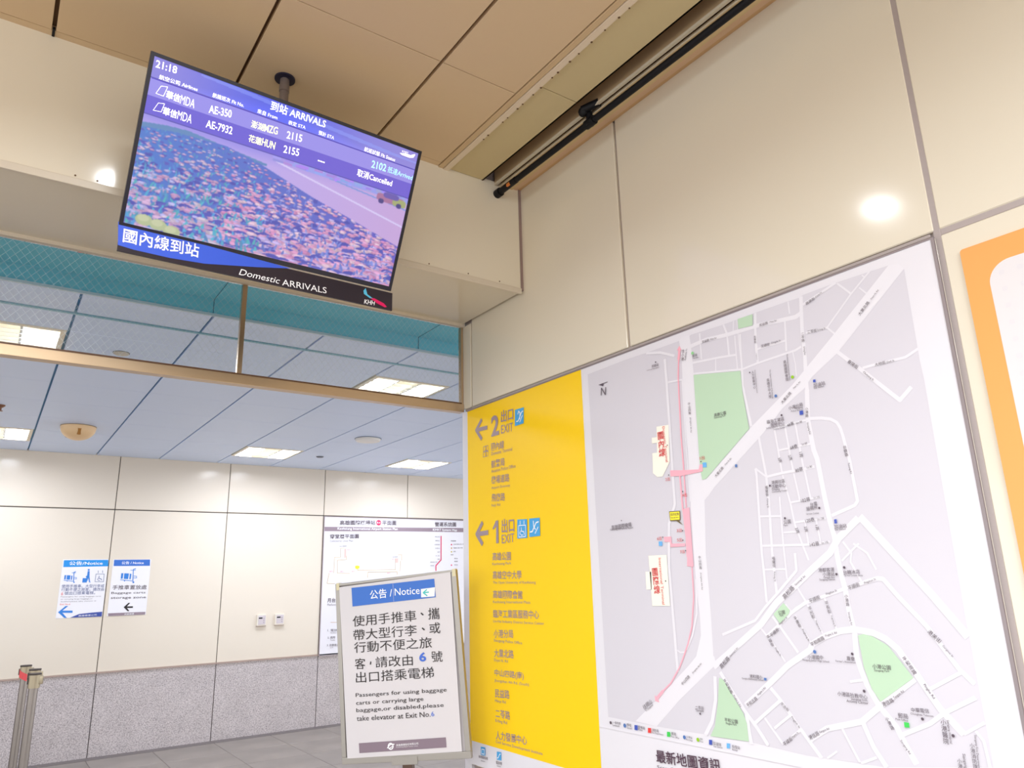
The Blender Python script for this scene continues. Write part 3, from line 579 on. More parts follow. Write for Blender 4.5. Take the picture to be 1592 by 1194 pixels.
('T','directory_lettering','taupe',3,'高雄公園',[0.2879,0.9063],-0.0194,0.1478,0.0368,0.5,0,0),
('T','directory_lettering','taupe',3,'Kaohsiung Park',[0.2879,0.8727],-0.0018,0.1501,0.0147,0,0,0),
('T','directory_lettering','taupe',3,'高雄空中大學',[0.3266,0.8243],-0.0158,0.2252,0.036,0.5,0,0),
('T','directory_lettering','taupe',3,'The Open University of Kaohsiung',[0.377,0.7896],-0.0089,0.3245,0.0147,0,0,0),
('T','directory_lettering','taupe',3,'高雄國際會館',[0.3274,0.7402],-0.0102,0.2287,0.0356,0.5,0,0),
('T','directory_lettering','taupe',3,'Kaohsiung International Plaza',[0.355,0.7068],0.0001,0.2844,0.0146,0,0,0),
('T','directory_lettering','taupe',3,'臨海工業區服務中心',[0.3841,0.6584],0.0095,0.3425,0.0346,0.5,0,0),
('T','directory_lettering','taupe',3,'Lin-Hai Industry District Service Center',[0.3998,0.624],0.0019,0.3761,0.0142,0,0,0),
('T','directory_lettering','taupe',3,'小港分局',[0.2885,0.574],0.034,0.1517,0.035,0.5,0,0),
('T','directory_lettering','taupe',3,'Siaogang Police Office',[0.3215,0.5415],-0.006,0.2167,0.0149,0,0,0),
('T','directory_lettering','taupe',3,'大業北路',[0.2896,0.4916],0.0234,0.1503,0.0346,0.5,0,0),
('T','directory_lettering','taupe',3,'Daye N. Rd',[0.2668,0.4598],0.0084,0.1069,0.0149,0,0,0),
('T','directory_lettering','taupe',3,'中山四路(南)',[0.3244,0.4086],0.0212,0.2198,0.0338,0.5,0,0),
('T','directory_lettering','taupe',3,'Jhongshan 4th Rd. (South)',[0.3419,0.3772],0.0205,0.257,0.0144,0,0,0),
('T','directory_lettering','taupe',3,'民益路',[0.2711,0.3263],0.0434,0.11,0.0351,0.5,0,0),
('T','directory_lettering','taupe',3,'Minyi Rd',[0.2562,0.2925],0.0325,0.0825,0.0146,0,0,0),
('T','directory_lettering','taupe',3,'二苓路',[0.2715,0.2442],0.0297,0.1105,0.0347,0.5,0,0),
('T','directory_lettering','taupe',3,'Erling Rd',[0.2596,0.2124],0.0155,0.0889,0.0154,0,0,0),
('T','directory_lettering','taupe',3,'人力發展中心',[0.3295,0.1596],0.045,0.23,0.0349,0.5,0,0),
('T','directory_lettering','taupe',3,'Civil Service Development Institute',[0.3813,0.1295],0.0104,0.3352,0.0147,0,0,0),
('P','lift_symbol','skyblue',3,[(0.0938,0.091),(0.1292,0.0922),(0.1294,0.0595),(0.0929,0.0575)]),
('L','lift_symbol','white',4,0.0029,[(0.1018,0.0818),(0.1226,0.0828),(0.1221,0.064),(0.1013,0.0635),(0.1018,0.0818)]),
('P','escalator_symbol','skyblue',3,[(0.222,0.0909),(0.2547,0.092),(0.2546,0.0603),(0.2209,0.0587)]),
('L','escalator_symbol','white',4,0.0032,[(0.2241,0.0653),(0.2319,0.0672),(0.2443,0.0837),(0.2515,0.0848)]),
('T','caption_lettering','dark',3,'無障礙電梯',[0.1116,0.0492],0.0389,0.0724,0.0119,0,0,0),
('T','caption_lettering','dark',3,'Elevator',[0.1108,0.0352],0.0413,0.0334,0.0052,0,0,0),
('T','caption_lettering','dark',3,'電扶梯',[0.2361,0.0479],0.0453,0.0456,0.0126,0,0,0),
('T','caption_lettering','dark',3,'Escalator',[0.2372,0.036],0.0498,0.0308,0.0055,0,0,0),
]
ART_PLAN=[
('P','header_band','mauve',1,[(0.0011,1.5256),(1.4205,1.5401),(2.0556,1.5484),(2.055,1.4904),(1.4208,1.4882),(0.0034,1.4715)]),
('T','title_lettering','dark',3,'高雄國際機場站',[0.4436,1.5859],0.0258,0.4888,0.0588,1,0,0),
('T','title_lettering','dark',3,'平面圖',[0.8868,1.5924],0.014,0.2042,0.0604,1,0,0),
('C','line_badge','crimson',2,0.0358,[(0.7348,1.5924)]),
('T','line_badge_lettering','white',3,'R4',[0.7348,1.5924],0.0224,0.0479,0.0249,0,0,0),
('T','title_lettering','white',3,'Kaohsiung International Airport Station Plan',[0.5916,1.5072],0.0097,0.8391,0.0394,1,0,0),
('T','title_lettering','dark',3,'穿堂層平面圖',[0.2692,1.4117],0.0225,0.388,0.0561,1,0,0),
('T','title_lettering','grey2',3,'Concourse Level Plan',[0.2307,1.3555],0.014,0.3099,0.0255,0,0,0),
('T','title_lettering','dark',3,'營運系統圖',[1.7431,1.5915],0.0133,0.3385,0.0616,1,0,0),
('T','title_lettering','white',3,'KMRT System Map',[1.7347,1.5124],0.0031,0.3858,0.0403,1,0,0),
('T','title_lettering','dark',3,'月台層平面圖',[0.2336,0.6378],-0.0105,0.3187,0.0536,1,0,0),
('T','title_lettering','grey2',3,'Platform Level Plan',[0.2014,0.5845],-0.0257,0.2501,0.0244,0,0,0),
('T','title_lettering','dark',3,'1. 電扶梯',[0.1743,0.2863],-0.038,0.1659,0.0299,0,0,0),
('T','title_lettering','grey2',3,'Escalator',[0.171,0.2572],-0.0398,0.0828,0.0149,0,0,0),
('T','title_lettering','dark',3,'2. 廁所',[0.1443,0.2035],-0.0311,0.0989,0.0297,0,0,0),
('T','title_lettering','grey2',3,'Toilet',[0.1599,0.1734],-0.0389,0.0619,0.0148,0,0,0),
('T','title_lettering','dark',3,'3. 自動售票機',[0.1854,0.1137],-0.0509,0.1902,0.0296,0,0,0),
('T','title_lettering','grey2',3,'ATM',[0.1481,0.0873],-0.0307,0.0394,0.0148,0,0,0),
('P','concourse_outline','planfill',2,[(0.1473,1.1543),(0.2282,1.1556),(0.2241,1.2652),(0.3016,1.267),(0.3049,1.1259),(0.1828,1.1163),(0.1888,0.9617),(0.3471,0.957),(0.4501,0.9935),(0.9874,0.9931),(0.9848,1.1349),(1.0316,1.1413),(1.0262,1.1845),(1.0753,1.1828),(1.0726,1.1096),(1.0511,1.1031),(1.0532,0.9692),(1.0305,0.9285),(1.0118,0.9288),(1.0112,0.9657),(0.6009,0.9675),(0.5941,0.8917),(0.0971,0.8369),(0.062,0.84),(0.0835,0.9633),(0.1423,0.9624)]),
('L','plan_line','ochre',3,0.0041,[(0.1473,1.1543),(0.2282,1.1556),(0.2241,1.2652),(0.2756,1.2669)]),
('L','plan_line','ochre',3,0.0041,[(0.3033,1.1697),(0.3049,1.1259),(0.1828,1.1163),(0.1888,0.9617),(0.3557,0.9568)]),
('L','plan_line','ochre',3,0.0044,[(0.4545,0.9919),(0.9874,0.9931),(0.9848,1.1349)]),
('L','plan_line','ochre',3,0.0044,[(1.0215,1.1845),(1.0753,1.1828),(1.0746,1.1079)]),
('L','plan_line','ochre',3,0.0044,[(1.0577,1.103),(1.0532,0.9692)]),
('L','plan_line','ochre',3,0.0044,[(0.6026,0.9675),(1.0112,0.9657),(1.0118,0.9288)]),
('L','plan_line','ochre',3,0.004,[(0.1473,1.1543),(0.1423,0.9624)]),
('L','plan_line','ochre',3,0.004,[(0.0835,0.9633),(0.062,0.84),(0.1642,0.8354)]),
('L','plan_line','ochre',3,0.0042,[(0.6009,0.9675),(0.5983,0.8996)]),
('L','plan_line','ochre',3,0.004,[(0.1246,0.3799),(0.4019,0.3689)]),
('P','stair_mark','rose',3,[(0.2717,1.2573),(0.2976,1.2574),(0.2989,1.1474),(0.2731,1.1475)]),
('P','stair_mark','rose',3,[(0.9848,1.1349),(1.027,1.1364),(1.0232,1.0809),(0.9886,1.0812)]),
('T','plan_lettering','red',3,'出口1',[0.1079,0.9832],0.0233,0.0419,0.0147,0,0,0),
('T','plan_lettering','red',3,'出口1',[0.2497,0.9804],-0.0139,0.0384,0.0148,0,0,0),
('T','plan_lettering','red',3,'出口1',[0.4027,0.9783],-0.0139,0.0435,0.015,0,0,0),
('T','plan_lettering','red',3,'出口1',[0.9569,1.1276],0.0395,0.0373,0.0156,0,0,0),
('T','plan_lettering','red',3,'出口1',[0.8909,0.9519],0.0204,0.046,0.0154,0,0,0),
('T','plan_lettering','red',3,'出口1',[0.331,1.2463],0.0391,0.0434,0.0151,0,0,0),
('T','plan_lettering','dark',3,'出口電梯',[0.2525,1.2892],0.0391,0.093,0.0127,0,0,0),
('T','plan_lettering','dark',3,'出口電梯',[0.9799,1.1544],0.03,0.0748,0.0132,0,0,0),
('P','location_balloon','balloon',4,[(0.4239,1.0455),(0.4483,1.0509),(0.4818,1.045),(0.4827,1.017),(0.4583,1.0109),(0.4852,0.9915),(0.4408,1.0111),(0.4249,1.0177)]),
('L','metro_line','crimson',3,0.0147,[(1.6717,1.4352),(1.6707,1.1145),(1.5914,1.0381),(1.5916,0.97)]),
('T','plan_lettering','dark',3,'岡山站',[1.6128,1.4214],0.0118,0.0709,0.0147,0,0,0),
('T','plan_lettering','dark',3,'橋頭站',[1.6144,1.3692],0.0089,0.0678,0.0147,0,0,0),
('T','plan_lettering','dark',3,'左營高鐵',[1.608,1.3172],0.006,0.0808,0.0146,0,0,0),
('T','plan_lettering','dark',3,'巨蛋站',[1.6156,1.2679],0.0032,0.0656,0.0146,0,0,0),
('T','plan_lettering','dark',3,'美麗島',[1.6318,1.2179],0.0004,0.0333,0.0146,0,0,0),
('T','plan_lettering','dark',3,'三多',[1.6158,1.168],-0.0024,0.0654,0.0145,0,0,0),
('T','plan_lettering','dark',3,'獅甲',[1.6319,1.1233],-0.0049,0.0332,0.0145,0,0,0),
('T','plan_lettering','dark',3,'草衙高中小學',[1.556,1.084],0.0173,0.1048,0.0127,0,0,0),
('T','plan_lettering','dark',3,'高雄',[1.5321,1.0387],-0.0096,0.0527,0.0127,0,0,0),
('C','line_symbol','crimson',3,0.0104,[(1.8359,1.3185)]),
('C','line_symbol','ochre',3,0.0104,[(1.8357,1.2704)]),
('C','line_symbol','yellowdk',3,0.0104,[(1.8355,1.2206)]),
('C','line_symbol','crimson',3,0.0103,[(1.8348,1.0427)]),
('T','plan_lettering','dark',3,'營運路線',[1.8673,1.3688],0.0087,0.0832,0.0158,0,0,0),
('T','plan_lettering','dark',3,'紅線 南岡山至小港',[1.9519,1.3245],0.0166,0.1699,0.0158,0,0,0),
('T','plan_lettering','dark',3,'橘線 西子灣',[1.941,1.2734],0.0153,0.1486,0.0157,0,0,0),
('T','plan_lettering','dark',3,'輕軌',[1.8857,1.2255],0.0236,0.0384,0.0157,0,0,0),
('T','plan_lettering','dark',3,'圖例',[1.8446,1.1814],-0.0016,0.0392,0.0156,0,0,0),
('T','plan_lettering','dark',3,'車站',[1.9076,1.1307],-0.0044,0.0582,0.0156,0,0,0),
('T','plan_lettering','dark',3,'轉乘',[1.9074,1.0915],-0.0065,0.0581,0.0156,0,0,0),
('T','plan_lettering','dark',3,'本站',[1.9071,1.0455],-0.0091,0.058,0.0155,0,0,0),
]
ART_POSTER_A=[
('P','header_band','azure',1,[(0.0084,0.5727),(0.4132,0.5742),(0.4187,0.5083),(0.0099,0.5037)]),
('T','lettering','white',2,'公告/Notice',[0.2117,0.5409],-0.0006,0.305,0.0391,1,0,0),
('P','trolley_pictogram','blue2',2,[(0.0308,0.4224),(0.0314,0.3799),(0.0451,0.3808),(0.0455,0.4233)]),
('P','trolley_pictogram','blue2',2,[(0.052,0.4221),(0.0526,0.3795),(0.0826,0.3765),(0.0839,0.4204)]),
('P','trolley_pictogram','blue2',2,[(0.0905,0.4185),(0.0912,0.3751),(0.1007,0.3749),(0.1014,0.4165)]),
('L','trolley_pictogram','blue2',2,0.0055,[(0.0292,0.3723),(0.1118,0.3617)]),
('L','trolley_pictogram','blue2',2,0.0073,[(0.1178,0.3556),(0.1114,0.4509),(0.1277,0.4578)]),
('L','trolley_pictogram','blue2',2,0.0043,[(0.0916,0.4464),(0.1292,0.4446)]),
('L','trolley_pictogram','blue2',2,0.0043,[(0.1128,0.4003),(0.1397,0.3979),(0.1413,0.3837),(0.1145,0.3854)]),
('C','trolley_pictogram','blue2',2,0.0065,[(0.1226,0.3508)]),
('C','trolley_pictogram','blue2',2,0.004,[(0.0597,0.3628)]),
('C','person_pictogram','blue2',2,0.0093,[(0.242,0.4732)]),
('P','person_pictogram','blue2',2,[(0.2341,0.4608),(0.252,0.4606),(0.256,0.4055),(0.2648,0.3614),(0.2712,0.3452),(0.2597,0.3469),(0.2463,0.391),(0.2404,0.3546),(0.2293,0.395),(0.2215,0.4061),(0.2336,0.4169)]),
('P','person_pictogram','blue2',2,[(0.1969,0.3905),(0.2365,0.3897),(0.2374,0.3459),(0.1964,0.3468)]),
('L','wheelchair_pictogram','navy',2,0.0037,[(0.3133,0.4302),(0.3896,0.429),(0.3912,0.3499),(0.3124,0.3516),(0.3133,0.4302)]),
('L','wheelchair_pictogram','navy',2,0.0056,[(0.3442,0.4113),(0.345,0.3855),(0.3642,0.3814),(0.3727,0.365)]),
('L','wheelchair_pictogram','navy',2,0.0037,[(0.3399,0.3893),(0.3327,0.3747),(0.3449,0.3612),(0.3579,0.3653)]),
('L','wheelchair_pictogram','navy',2,0.0037,[(0.3325,0.4395),(0.3298,0.4647)]),
('L','wheelchair_pictogram','navy',2,0.0038,[(0.3708,0.4657),(0.3735,0.4404)]),
('T','lettering','navy',2,'使用手推車、大型行李或',[0.2099,0.3117],-0.017,0.3848,0.0334,0,0,0),
('T','lettering','navy',2,'行動不便之旅客，請改由',[0.2111,0.2772],-0.0177,0.3856,0.0333,0,0,0),
('T','lettering','navy',2,'號出口搭乘電梯。',[0.1884,0.2428],-0.0086,0.2743,0.0332,0,0,0),
('T','lettering','redsym',2,'6',[0.0302,0.2411],-0.0301,0.0147,0.0328,0,0,0),
('T','lettering','grey2',2,'Passengers for using baggage carts',[0.2026,0.2064],-0.0163,0.3611,0.014,0,0,0),
('T','lettering','grey2',2,'or carrying large baggage,or',[0.1659,0.1835],-0.0114,0.2858,0.014,0,0,0),
('T','lettering','grey2',2,'disabled,please take elevator at',[0.1841,0.16],-0.0066,0.3206,0.014,0,0,0),
('T','lettering','redsym',2,'Exit No.6',[0.0689,0.136],-0.0219,0.0896,0.0138,0,0,0),
('P','direction_arrow','blue2',2,[(0.0152,0.0612),(0.0752,0.1187),(0.0976,0.1178),(0.0515,0.0751),(0.1414,0.0713),(0.1438,0.0499),(0.054,0.0539),(0.0993,0.0025),(0.0756,0.0036)]),
('P','footer_swoosh','navy2',2,[(0.1267,0.0033),(0.2036,0.0352),(0.3203,0.0443),(0.4115,0.049),(0.4111,0.0021),(0.2724,0.0014)]),
('T','lettering','white',3,'高雄捷運公司',[0.2808,0.0193],0.02,0.1635,0.0166,0,0,0),
]
ART_POSTER_B=[
('P','trolley_pictogram','blue2',2,[(0.0901,0.434),(0.09,0.3774),(0.1088,0.3786),(0.1104,0.4353)]),
('P','trolley_pictogram','blue2',2,[(0.1193,0.4336),(0.1192,0.3768),(0.1606,0.3729),(0.1636,0.4313)]),
('P','trolley_pictogram','blue2',2,[(0.1726,0.4288),(0.1725,0.3711),(0.1857,0.3708),(0.1877,0.4262)]),
('L','trolley_pictogram','blue2',2,0.0058,[(0.0867,0.3673),(0.2007,0.3532)]),
('L','trolley_pictogram','blue2',2,0.0078,[(0.2089,0.3451),(0.2024,0.4721),(0.2252,0.4813)]),
('L','trolley_pictogram','blue2',2,0.0045,[(0.1749,0.466),(0.2269,0.4638)]),
('L','trolley_pictogram','blue2',2,0.0045,[(0.2031,0.4045),(0.2404,0.4015),(0.2423,0.3824),(0.205,0.3847)]),
('C','trolley_pictogram','blue2',2,0.0088,[(0.2155,0.3386)]),
('C','trolley_pictogram','blue2',2,0.0054,[(0.1287,0.3547)]),
('P','header_band','blue3',1,[(0.0081,0.5739),(0.3569,0.5751),(0.3603,0.5088),(0.0099,0.51)]),
('T','lettering','white',2,'公告 / Notice',[0.1897,0.5417],-0.0004,0.214,0.031,1,0,0),
('T','lettering','dark',2,'手推車置放處',[0.1853,0.2879],-0.0141,0.3288,0.0464,0.3,0,0),
('T','lettering','dark',2,'Baggage carts',[0.1799,0.2295],-0.0114,0.3277,0.0277,0.3,0,0),
('T','lettering','dark',2,'storage zone',[0.1848,0.178],-0.0111,0.3363,0.0276,0.3,0,0),
('P','direction_arrow','black',2,[(0.1474,0.0854),(0.1888,0.1281),(0.2055,0.1275),(0.1784,0.0931),(0.2355,0.0923),(0.2357,0.076),(0.18,0.0768),(0.2055,0.044),(0.1881,0.0447)]),
('P','footer_band','mauve',2,[(0.0085,0.0306),(0.3611,0.0299),(0.3609,0.0024),(0.0115,0.0015)]),
('T','lettering','white',3,'高雄捷運',[0.2067,0.0152],0.0184,0.0934,0.017,0,0,0),
]
TV_FRAME=[[0.2145514713587831,2.4422382310624924,2.7169481834827662],[0.9992689499819267,0.03823042769859524,0.0],[0.01616928362413264,-0.4226335942781214,0.9061563878573272],0.97,0.5558099999999999]
ART_TV=[
('T','display_text','scrwhite',2,'21:18',[0.0499,0.5253],0.0442,0.0617,0.0228,1,0,0),
('T','display_text','scrwhite',2,'航空公司 Airlines',[0.0926,0.4904],0.0236,0.1152,0.0144,0.6,0,0),
('T','display_text','scrwhite',2,'航機班次 Flt No.',[0.2475,0.4925],0.0175,0.1018,0.015,0.6,0,0),
('T','display_text','scrwhite',2,'來自 From',[0.3782,0.4918],0.0096,0.0695,0.0154,0.6,0,0),
('T','display_text','scrwhite',2,'表定 STA',[0.4825,0.4916],0.0432,0.062,0.0148,0.6,0,0),
('T','display_text','scrwhite',2,'預計 ETA',[0.5917,0.4923],0.0004,0.059,0.0151,0.6,0,0),
('T','display_text','scrwhite',2,'航班狀態 Flt Status',[0.8054,0.4918],0.001,0.1287,0.0169,0.6,0,0),
('T','display_text','scrwhite',2,'到站 ARRIVALS',[0.4823,0.5265],0.0199,0.1986,0.0315,1,0,0),
('T','display_text','scrwhite',2,'華信',[0.0843,0.4448],-0.0004,0.0412,0.025,1,0,0),
('T','display_text','scrwhite',2,'MDA',[0.1282,0.4442],-0.0091,0.0436,0.0271,0,0,0),
('T','display_text','scrwhite',2,'華信',[0.0841,0.3929],0.0242,0.0413,0.0252,1,0,0),
('T','display_text','scrwhite',2,'MDA',[0.1284,0.3945],-0.008,0.0436,0.0273,0,0,0),
('T','display_text','scrwhite',2,'AE-350',[0.2298,0.4486],0.1083,0.0718,0.0253,1,0,0),
('T','display_text','scrwhite',2,'AE-7932',[0.2361,0.3985],0.0524,0.0842,0.0253,1,0,0),
('T','display_text','scryellow',2,'澎湖',[0.354,0.4445],0.013,0.0429,0.0247,1,0,0),
('T','display_text','scryellow',2,'MZG',[0.3999,0.4473],0.0861,0.046,0.0252,1,0,0),
('T','display_text','scryellow',2,'花蓮',[0.3552,0.396],0.0135,0.0435,0.0248,1,0,0),
('T','display_text','scryellow',2,'HUN',[0.4012,0.3975],-0.0005,0.0456,0.025,1,0,0),
('T','display_text','scrwhite',2,'2115',[0.4825,0.4502],0.0738,0.0547,0.0257,1,0,0),
('T','display_text','scrwhite',2,'2155',[0.4819,0.4001],0.0773,0.0554,0.0258,1,0,0),
('T','display_text','scrwhite',2,'---',[0.5931,0.3972],0.0037,0.0258,0.0044,1,0,0),
('T','display_text','scrcyan',2,'2102',[0.8113,0.4495],0.039,0.0603,0.0275,1,0,0),
('T','display_text','scrcyan',2,'抵達Arrived',[0.9028,0.449],-0.0071,0.1073,0.0231,0,0,0),
('T','display_text','scrwhite',2,'取消Cancelled',[0.8061,0.4024],0.0148,0.1451,0.0275,1,0,0),
('L','airline_icon','scrwhite',2,0.0015,[(0.0452,0.4633),(0.0637,0.4672),(0.0567,0.4355),(0.0344,0.4364),(0.0452,0.4633)]),
('L','airline_icon','scrwhite',2,0.0015,[(0.0461,0.4101),(0.0639,0.4141),(0.0588,0.3864),(0.0357,0.3834),(0.0461,0.4101)]),
('P','airport_emblem','scrwhite',2,[(0.882,0.5219),(0.9056,0.5288),(0.9271,0.5275),(0.9439,0.5374),(0.9466,0.5353),(0.9413,0.5222),(0.9254,0.5172),(0.8915,0.5175)]),
('T','airport_emblem','scrwhite',2,'KHH',[0.9026,0.5325],0.0977,0.0249,0.007,0,0,0),
('L','display_rule','scrdark',2,0.0021,[(0.0145,0.4776),(0.9496,0.4806)]),
]
ART_BOARD=[
('P','blue_field','royal',1,[(-0.007,0.0977),(0.5614,0.0771),(0.4365,0.0514),(0.2618,0.0204),(0.1521,0.0134),(0.0471,0.014),(0.0001,0.0183)]),
('T','lettering','white',2,'國內線到站',[0.1265,0.0585],0.0203,0.2303,0.0493,1,0,0),
('T','lettering','white',2,'Domestic',[0.4489,0.0191],-0.0079,0.144,0.0229,0,0,0.25),
('T','lettering','white',2,'ARRIVALS',[0.6133,0.0193],0.035,0.1681,0.0238,0,0,0),
('P','airline_emblem','cyan2',2,[(0.8459,0.0552),(0.855,0.0681),(0.863,0.0443),(0.8891,0.0316),(0.8744,0.0307),(0.8484,0.0427)]),
('P','airline_emblem','magenta',2,[(0.8743,0.0322),(0.8927,0.0345),(0.9341,0.0224),(0.9479,0.0105),(0.9382,0.0064),(0.9043,0.0164)]),
('T','lettering','white',2,'KHH',[0.8731,0.0137],0.0504,0.0477,0.0182,1,0,0.25),
]
STAND_FRAME=[[1.4263596062358057,3.3969995909416664,0.8526055573173879],[0.5977425810943485,-0.797415438708138,0.08265848327046589],[-0.05512656807290385,0.061977909573085264,0.9965539625215757],0.62,0.7536756166706262]
ART_STAND=[
('P','header_band','blue3',2,[(0.0881,0.7271),(0.5133,0.7233),(0.5137,0.6422),(0.0893,0.6427)]),
('T','lettering','white',3,'公告 /',[0.2406,0.6853],0.0024,0.1151,0.0416,0.5,0,0),
('T','lettering','white',3,'Notice',[0.3743,0.6827],-0.0397,0.1259,0.0313,0,0,0),
('P','arrow_sticker','paper',3,[(0.4436,0.6849),(0.5141,0.6858),(0.5088,0.6462),(0.4427,0.6483)]),
('L','arrow_sticker','teal2',4,0.0054,[(0.4735,0.68),(0.4544,0.6677),(0.4733,0.6523)]),
('L','arrow_sticker','teal2',4,0.0054,[(0.4544,0.6677),(0.4826,0.6677)]),
('T','lettering','ink',3,'使用手推車',[0.2493,0.5744],-0.0097,0.3252,0.0479,0,0,0),
('T','lettering','ink',3,'攜',[0.4982,0.5726],-0.0616,0.0547,0.0498,0,0,0),
('T','lettering','ink',3,'帶大型行李',[0.2484,0.5125],-0.0154,0.3229,0.0475,0,0,0),
('T','lettering','ink',3,'或',[0.4984,0.5109],-0.049,0.0532,0.0466,0,0,0),
('T','lettering','ink',3,'行動不便之旅',[0.2836,0.4561],-0.0227,0.3905,0.0469,0,0,0),
('T','lettering','ink',3,'請改由',[0.2872,0.3866],-0.0199,0.1859,0.0464,0,0,0),
('T','lettering','ink',3,'客',[0.1152,0.3888],-0.0613,0.0532,0.0471,0,0,0),
('T','lettering','ink',3,'號',[0.4984,0.3902],-0.0454,0.0534,0.0457,0,0,0),
('T','lettering','ink',3,'出口搭乘電梯',[0.2843,0.3285],-0.0087,0.3876,0.0459,0,0,0),
('L','lettering','ink',3,0.0059,[(0.4355,0.5811),(0.4467,0.5713)]),
('L','lettering','ink',3,0.0059,[(0.4364,0.5164),(0.4476,0.5067)]),
('L','lettering','ink',3,0.006,[(0.1711,0.3937),(0.1679,0.3811)]),
('T','lettering','blue4',3,'6',[0.4295,0.3938],-0.0263,0.0336,0.0392,2,0,0),
('T','lettering','ink',3,'Passengers for using baggage',[0.3095,0.2513],-0.0111,0.4477,0.0213,0.25,0,0),
('T','lettering','ink',3,'carts or carrying large',[0.2528,0.2195],-0.0072,0.3338,0.0213,0.25,0,0),
('T','lettering','ink',3,'baggage,or disabled,please',[0.2997,0.1889],-0.006,0.4282,0.0211,0.25,0,0),
('T','lettering','ink',3,'take elevator at Exit No.',[0.2672,0.1573],-0.0048,0.3626,0.021,0.25,0,0),
('T','lettering','blue4',3,'6',[0.4589,0.1568],0.038,0.0139,0.0193,0.4,0,0),
('P','footer_band','mauve2',2,[(0.091,0.0563),(0.5126,0.0606),(0.5125,0.0209),(0.0915,0.0159)]),
('C','footer_emblem','white',3,0.0142,[(0.2475,0.0369)]),
('C','footer_emblem','mauve2',4,0.0097,[(0.2475,0.0369)]),
('L','footer_emblem','white',5,0.0037,[(0.2304,0.0304),(0.2463,0.0442),(0.2665,0.0447)]),
('L','footer_emblem','white',5,0.0031,[(0.2391,0.0285),(0.2572,0.0364)]),
('T','lettering','white',3,'高雄捷運股份有限公司',[0.3279,0.0412],0.0229,0.106,0.0087,0,0,0),
('T','lettering','white',3,'Kaohsiung Rapid Transit Corp.',[0.3273,0.0319],0.0102,0.1058,0.0038,0,0,0),
('L','paper_fold','foldline',3,0.0012,[(0.3049,0.7246),(0.3036,0.6435)]),
]
PAL = dict(grey=(213, 210, 218), road=(230, 228, 234), green=(188, 216, 186), cream=(250, 247, 232), pink=(250, 178, 192), balloon=(250, 236, 60), balloon_edge=(110, 96, 60),
 blue=(110, 180, 235), dark=(92, 80, 90), red=(216, 84, 84), lime=(150, 200, 40), slate=(84, 120, 180), lightgreen=(150, 214, 150), bluedk=(70, 90, 180), green2=(70, 205, 90), redsym=(228, 70, 66),
 plum=(84, 60, 76), yellow=(255, 210, 10), taupe=(160, 142, 150), skyblue=(76, 168, 228), white=(250, 250, 252), mauve=(150, 132, 142), crimson=(214, 30, 90), grey2=(140, 134, 140), planfill=(250, 240, 226),
 ochre=(196, 160, 96), rose=(248, 196, 190), yellowdk=(200, 180, 40), azure=(40, 146, 224), blue2=(56, 130, 214), navy=(84, 100, 150), navy2=(60, 80, 160), blue3=(58, 112, 200), black=(40, 36, 36), ink=(44, 38, 38),
 mauve2=(134, 118, 130), blue4=(70, 110, 205), paper=(240, 242, 240), teal2=(70, 190, 190), foldline=(206, 202, 206), royal=(62, 96, 214), cyan2=(90, 190, 225), magenta=(224, 30, 100))
SCR = dict(scrwhite=(250, 250, 255), scryellow=(252, 250, 190), scrcyan=(170, 240, 250), scrdark=(70, 60, 150))
SMALL = {'map_lettering', 'plan_lettering', 'landmark_dot', 'symbol', 'legend_symbol', 'plan_line', 'caption_lettering', 'line_symbol', 'stair_mark', 'street_network', 'metro_line', 'station_block'}
def ink_mat(c):
    if c in SCR:
        return mat('screen_'+c[3:], SCR[c], .5, emit=1.0, spec=0) if c not in MATS else MATS[c]
    return mat('print_'+c, PAL[c], .35, spec=.35)
def collect_text():
    need = {}
    for arts in ALL_ARTS:
        for e in arts:
            if e[0] == 'T': need.setdefault((e[4], e[9], e[10], e[11]), None)
    tmp = []
    for (s, bold, vert, shear) in need:
        c = bpy.data.curves.new('t', 'FONT'); c.body = '\n'.join(s) if vert and ord(s[0]) > 255 else s
        c.resolution_u = 3 if len(s) < 9 else 2; c.offset = bold*.014; c.shear = shear
        o = bpy.data.objects.new('t', c); COL.objects.link(o); tmp.append((o, c, (s, bold, vert, shear)))
    dg = bpy.context.evaluated_depsgraph_get()
    for o, c, k in tmp:
        me = o.evaluated_get(dg).to_mesh()
        v = np.empty(len(me.vertices)*3); me.vertices.foreach_get('co', v); v = v.reshape(-1, 3)[:, :2]
        f = [tuple(p.vertices) for p in me.polygons]
        need[k] = (v, f); o.evaluated_get(dg).to_mesh_clear()
    for o, c, k in tmp:
        bpy.data.objects.remove(o); bpy.data.curves.remove(c)
    return need
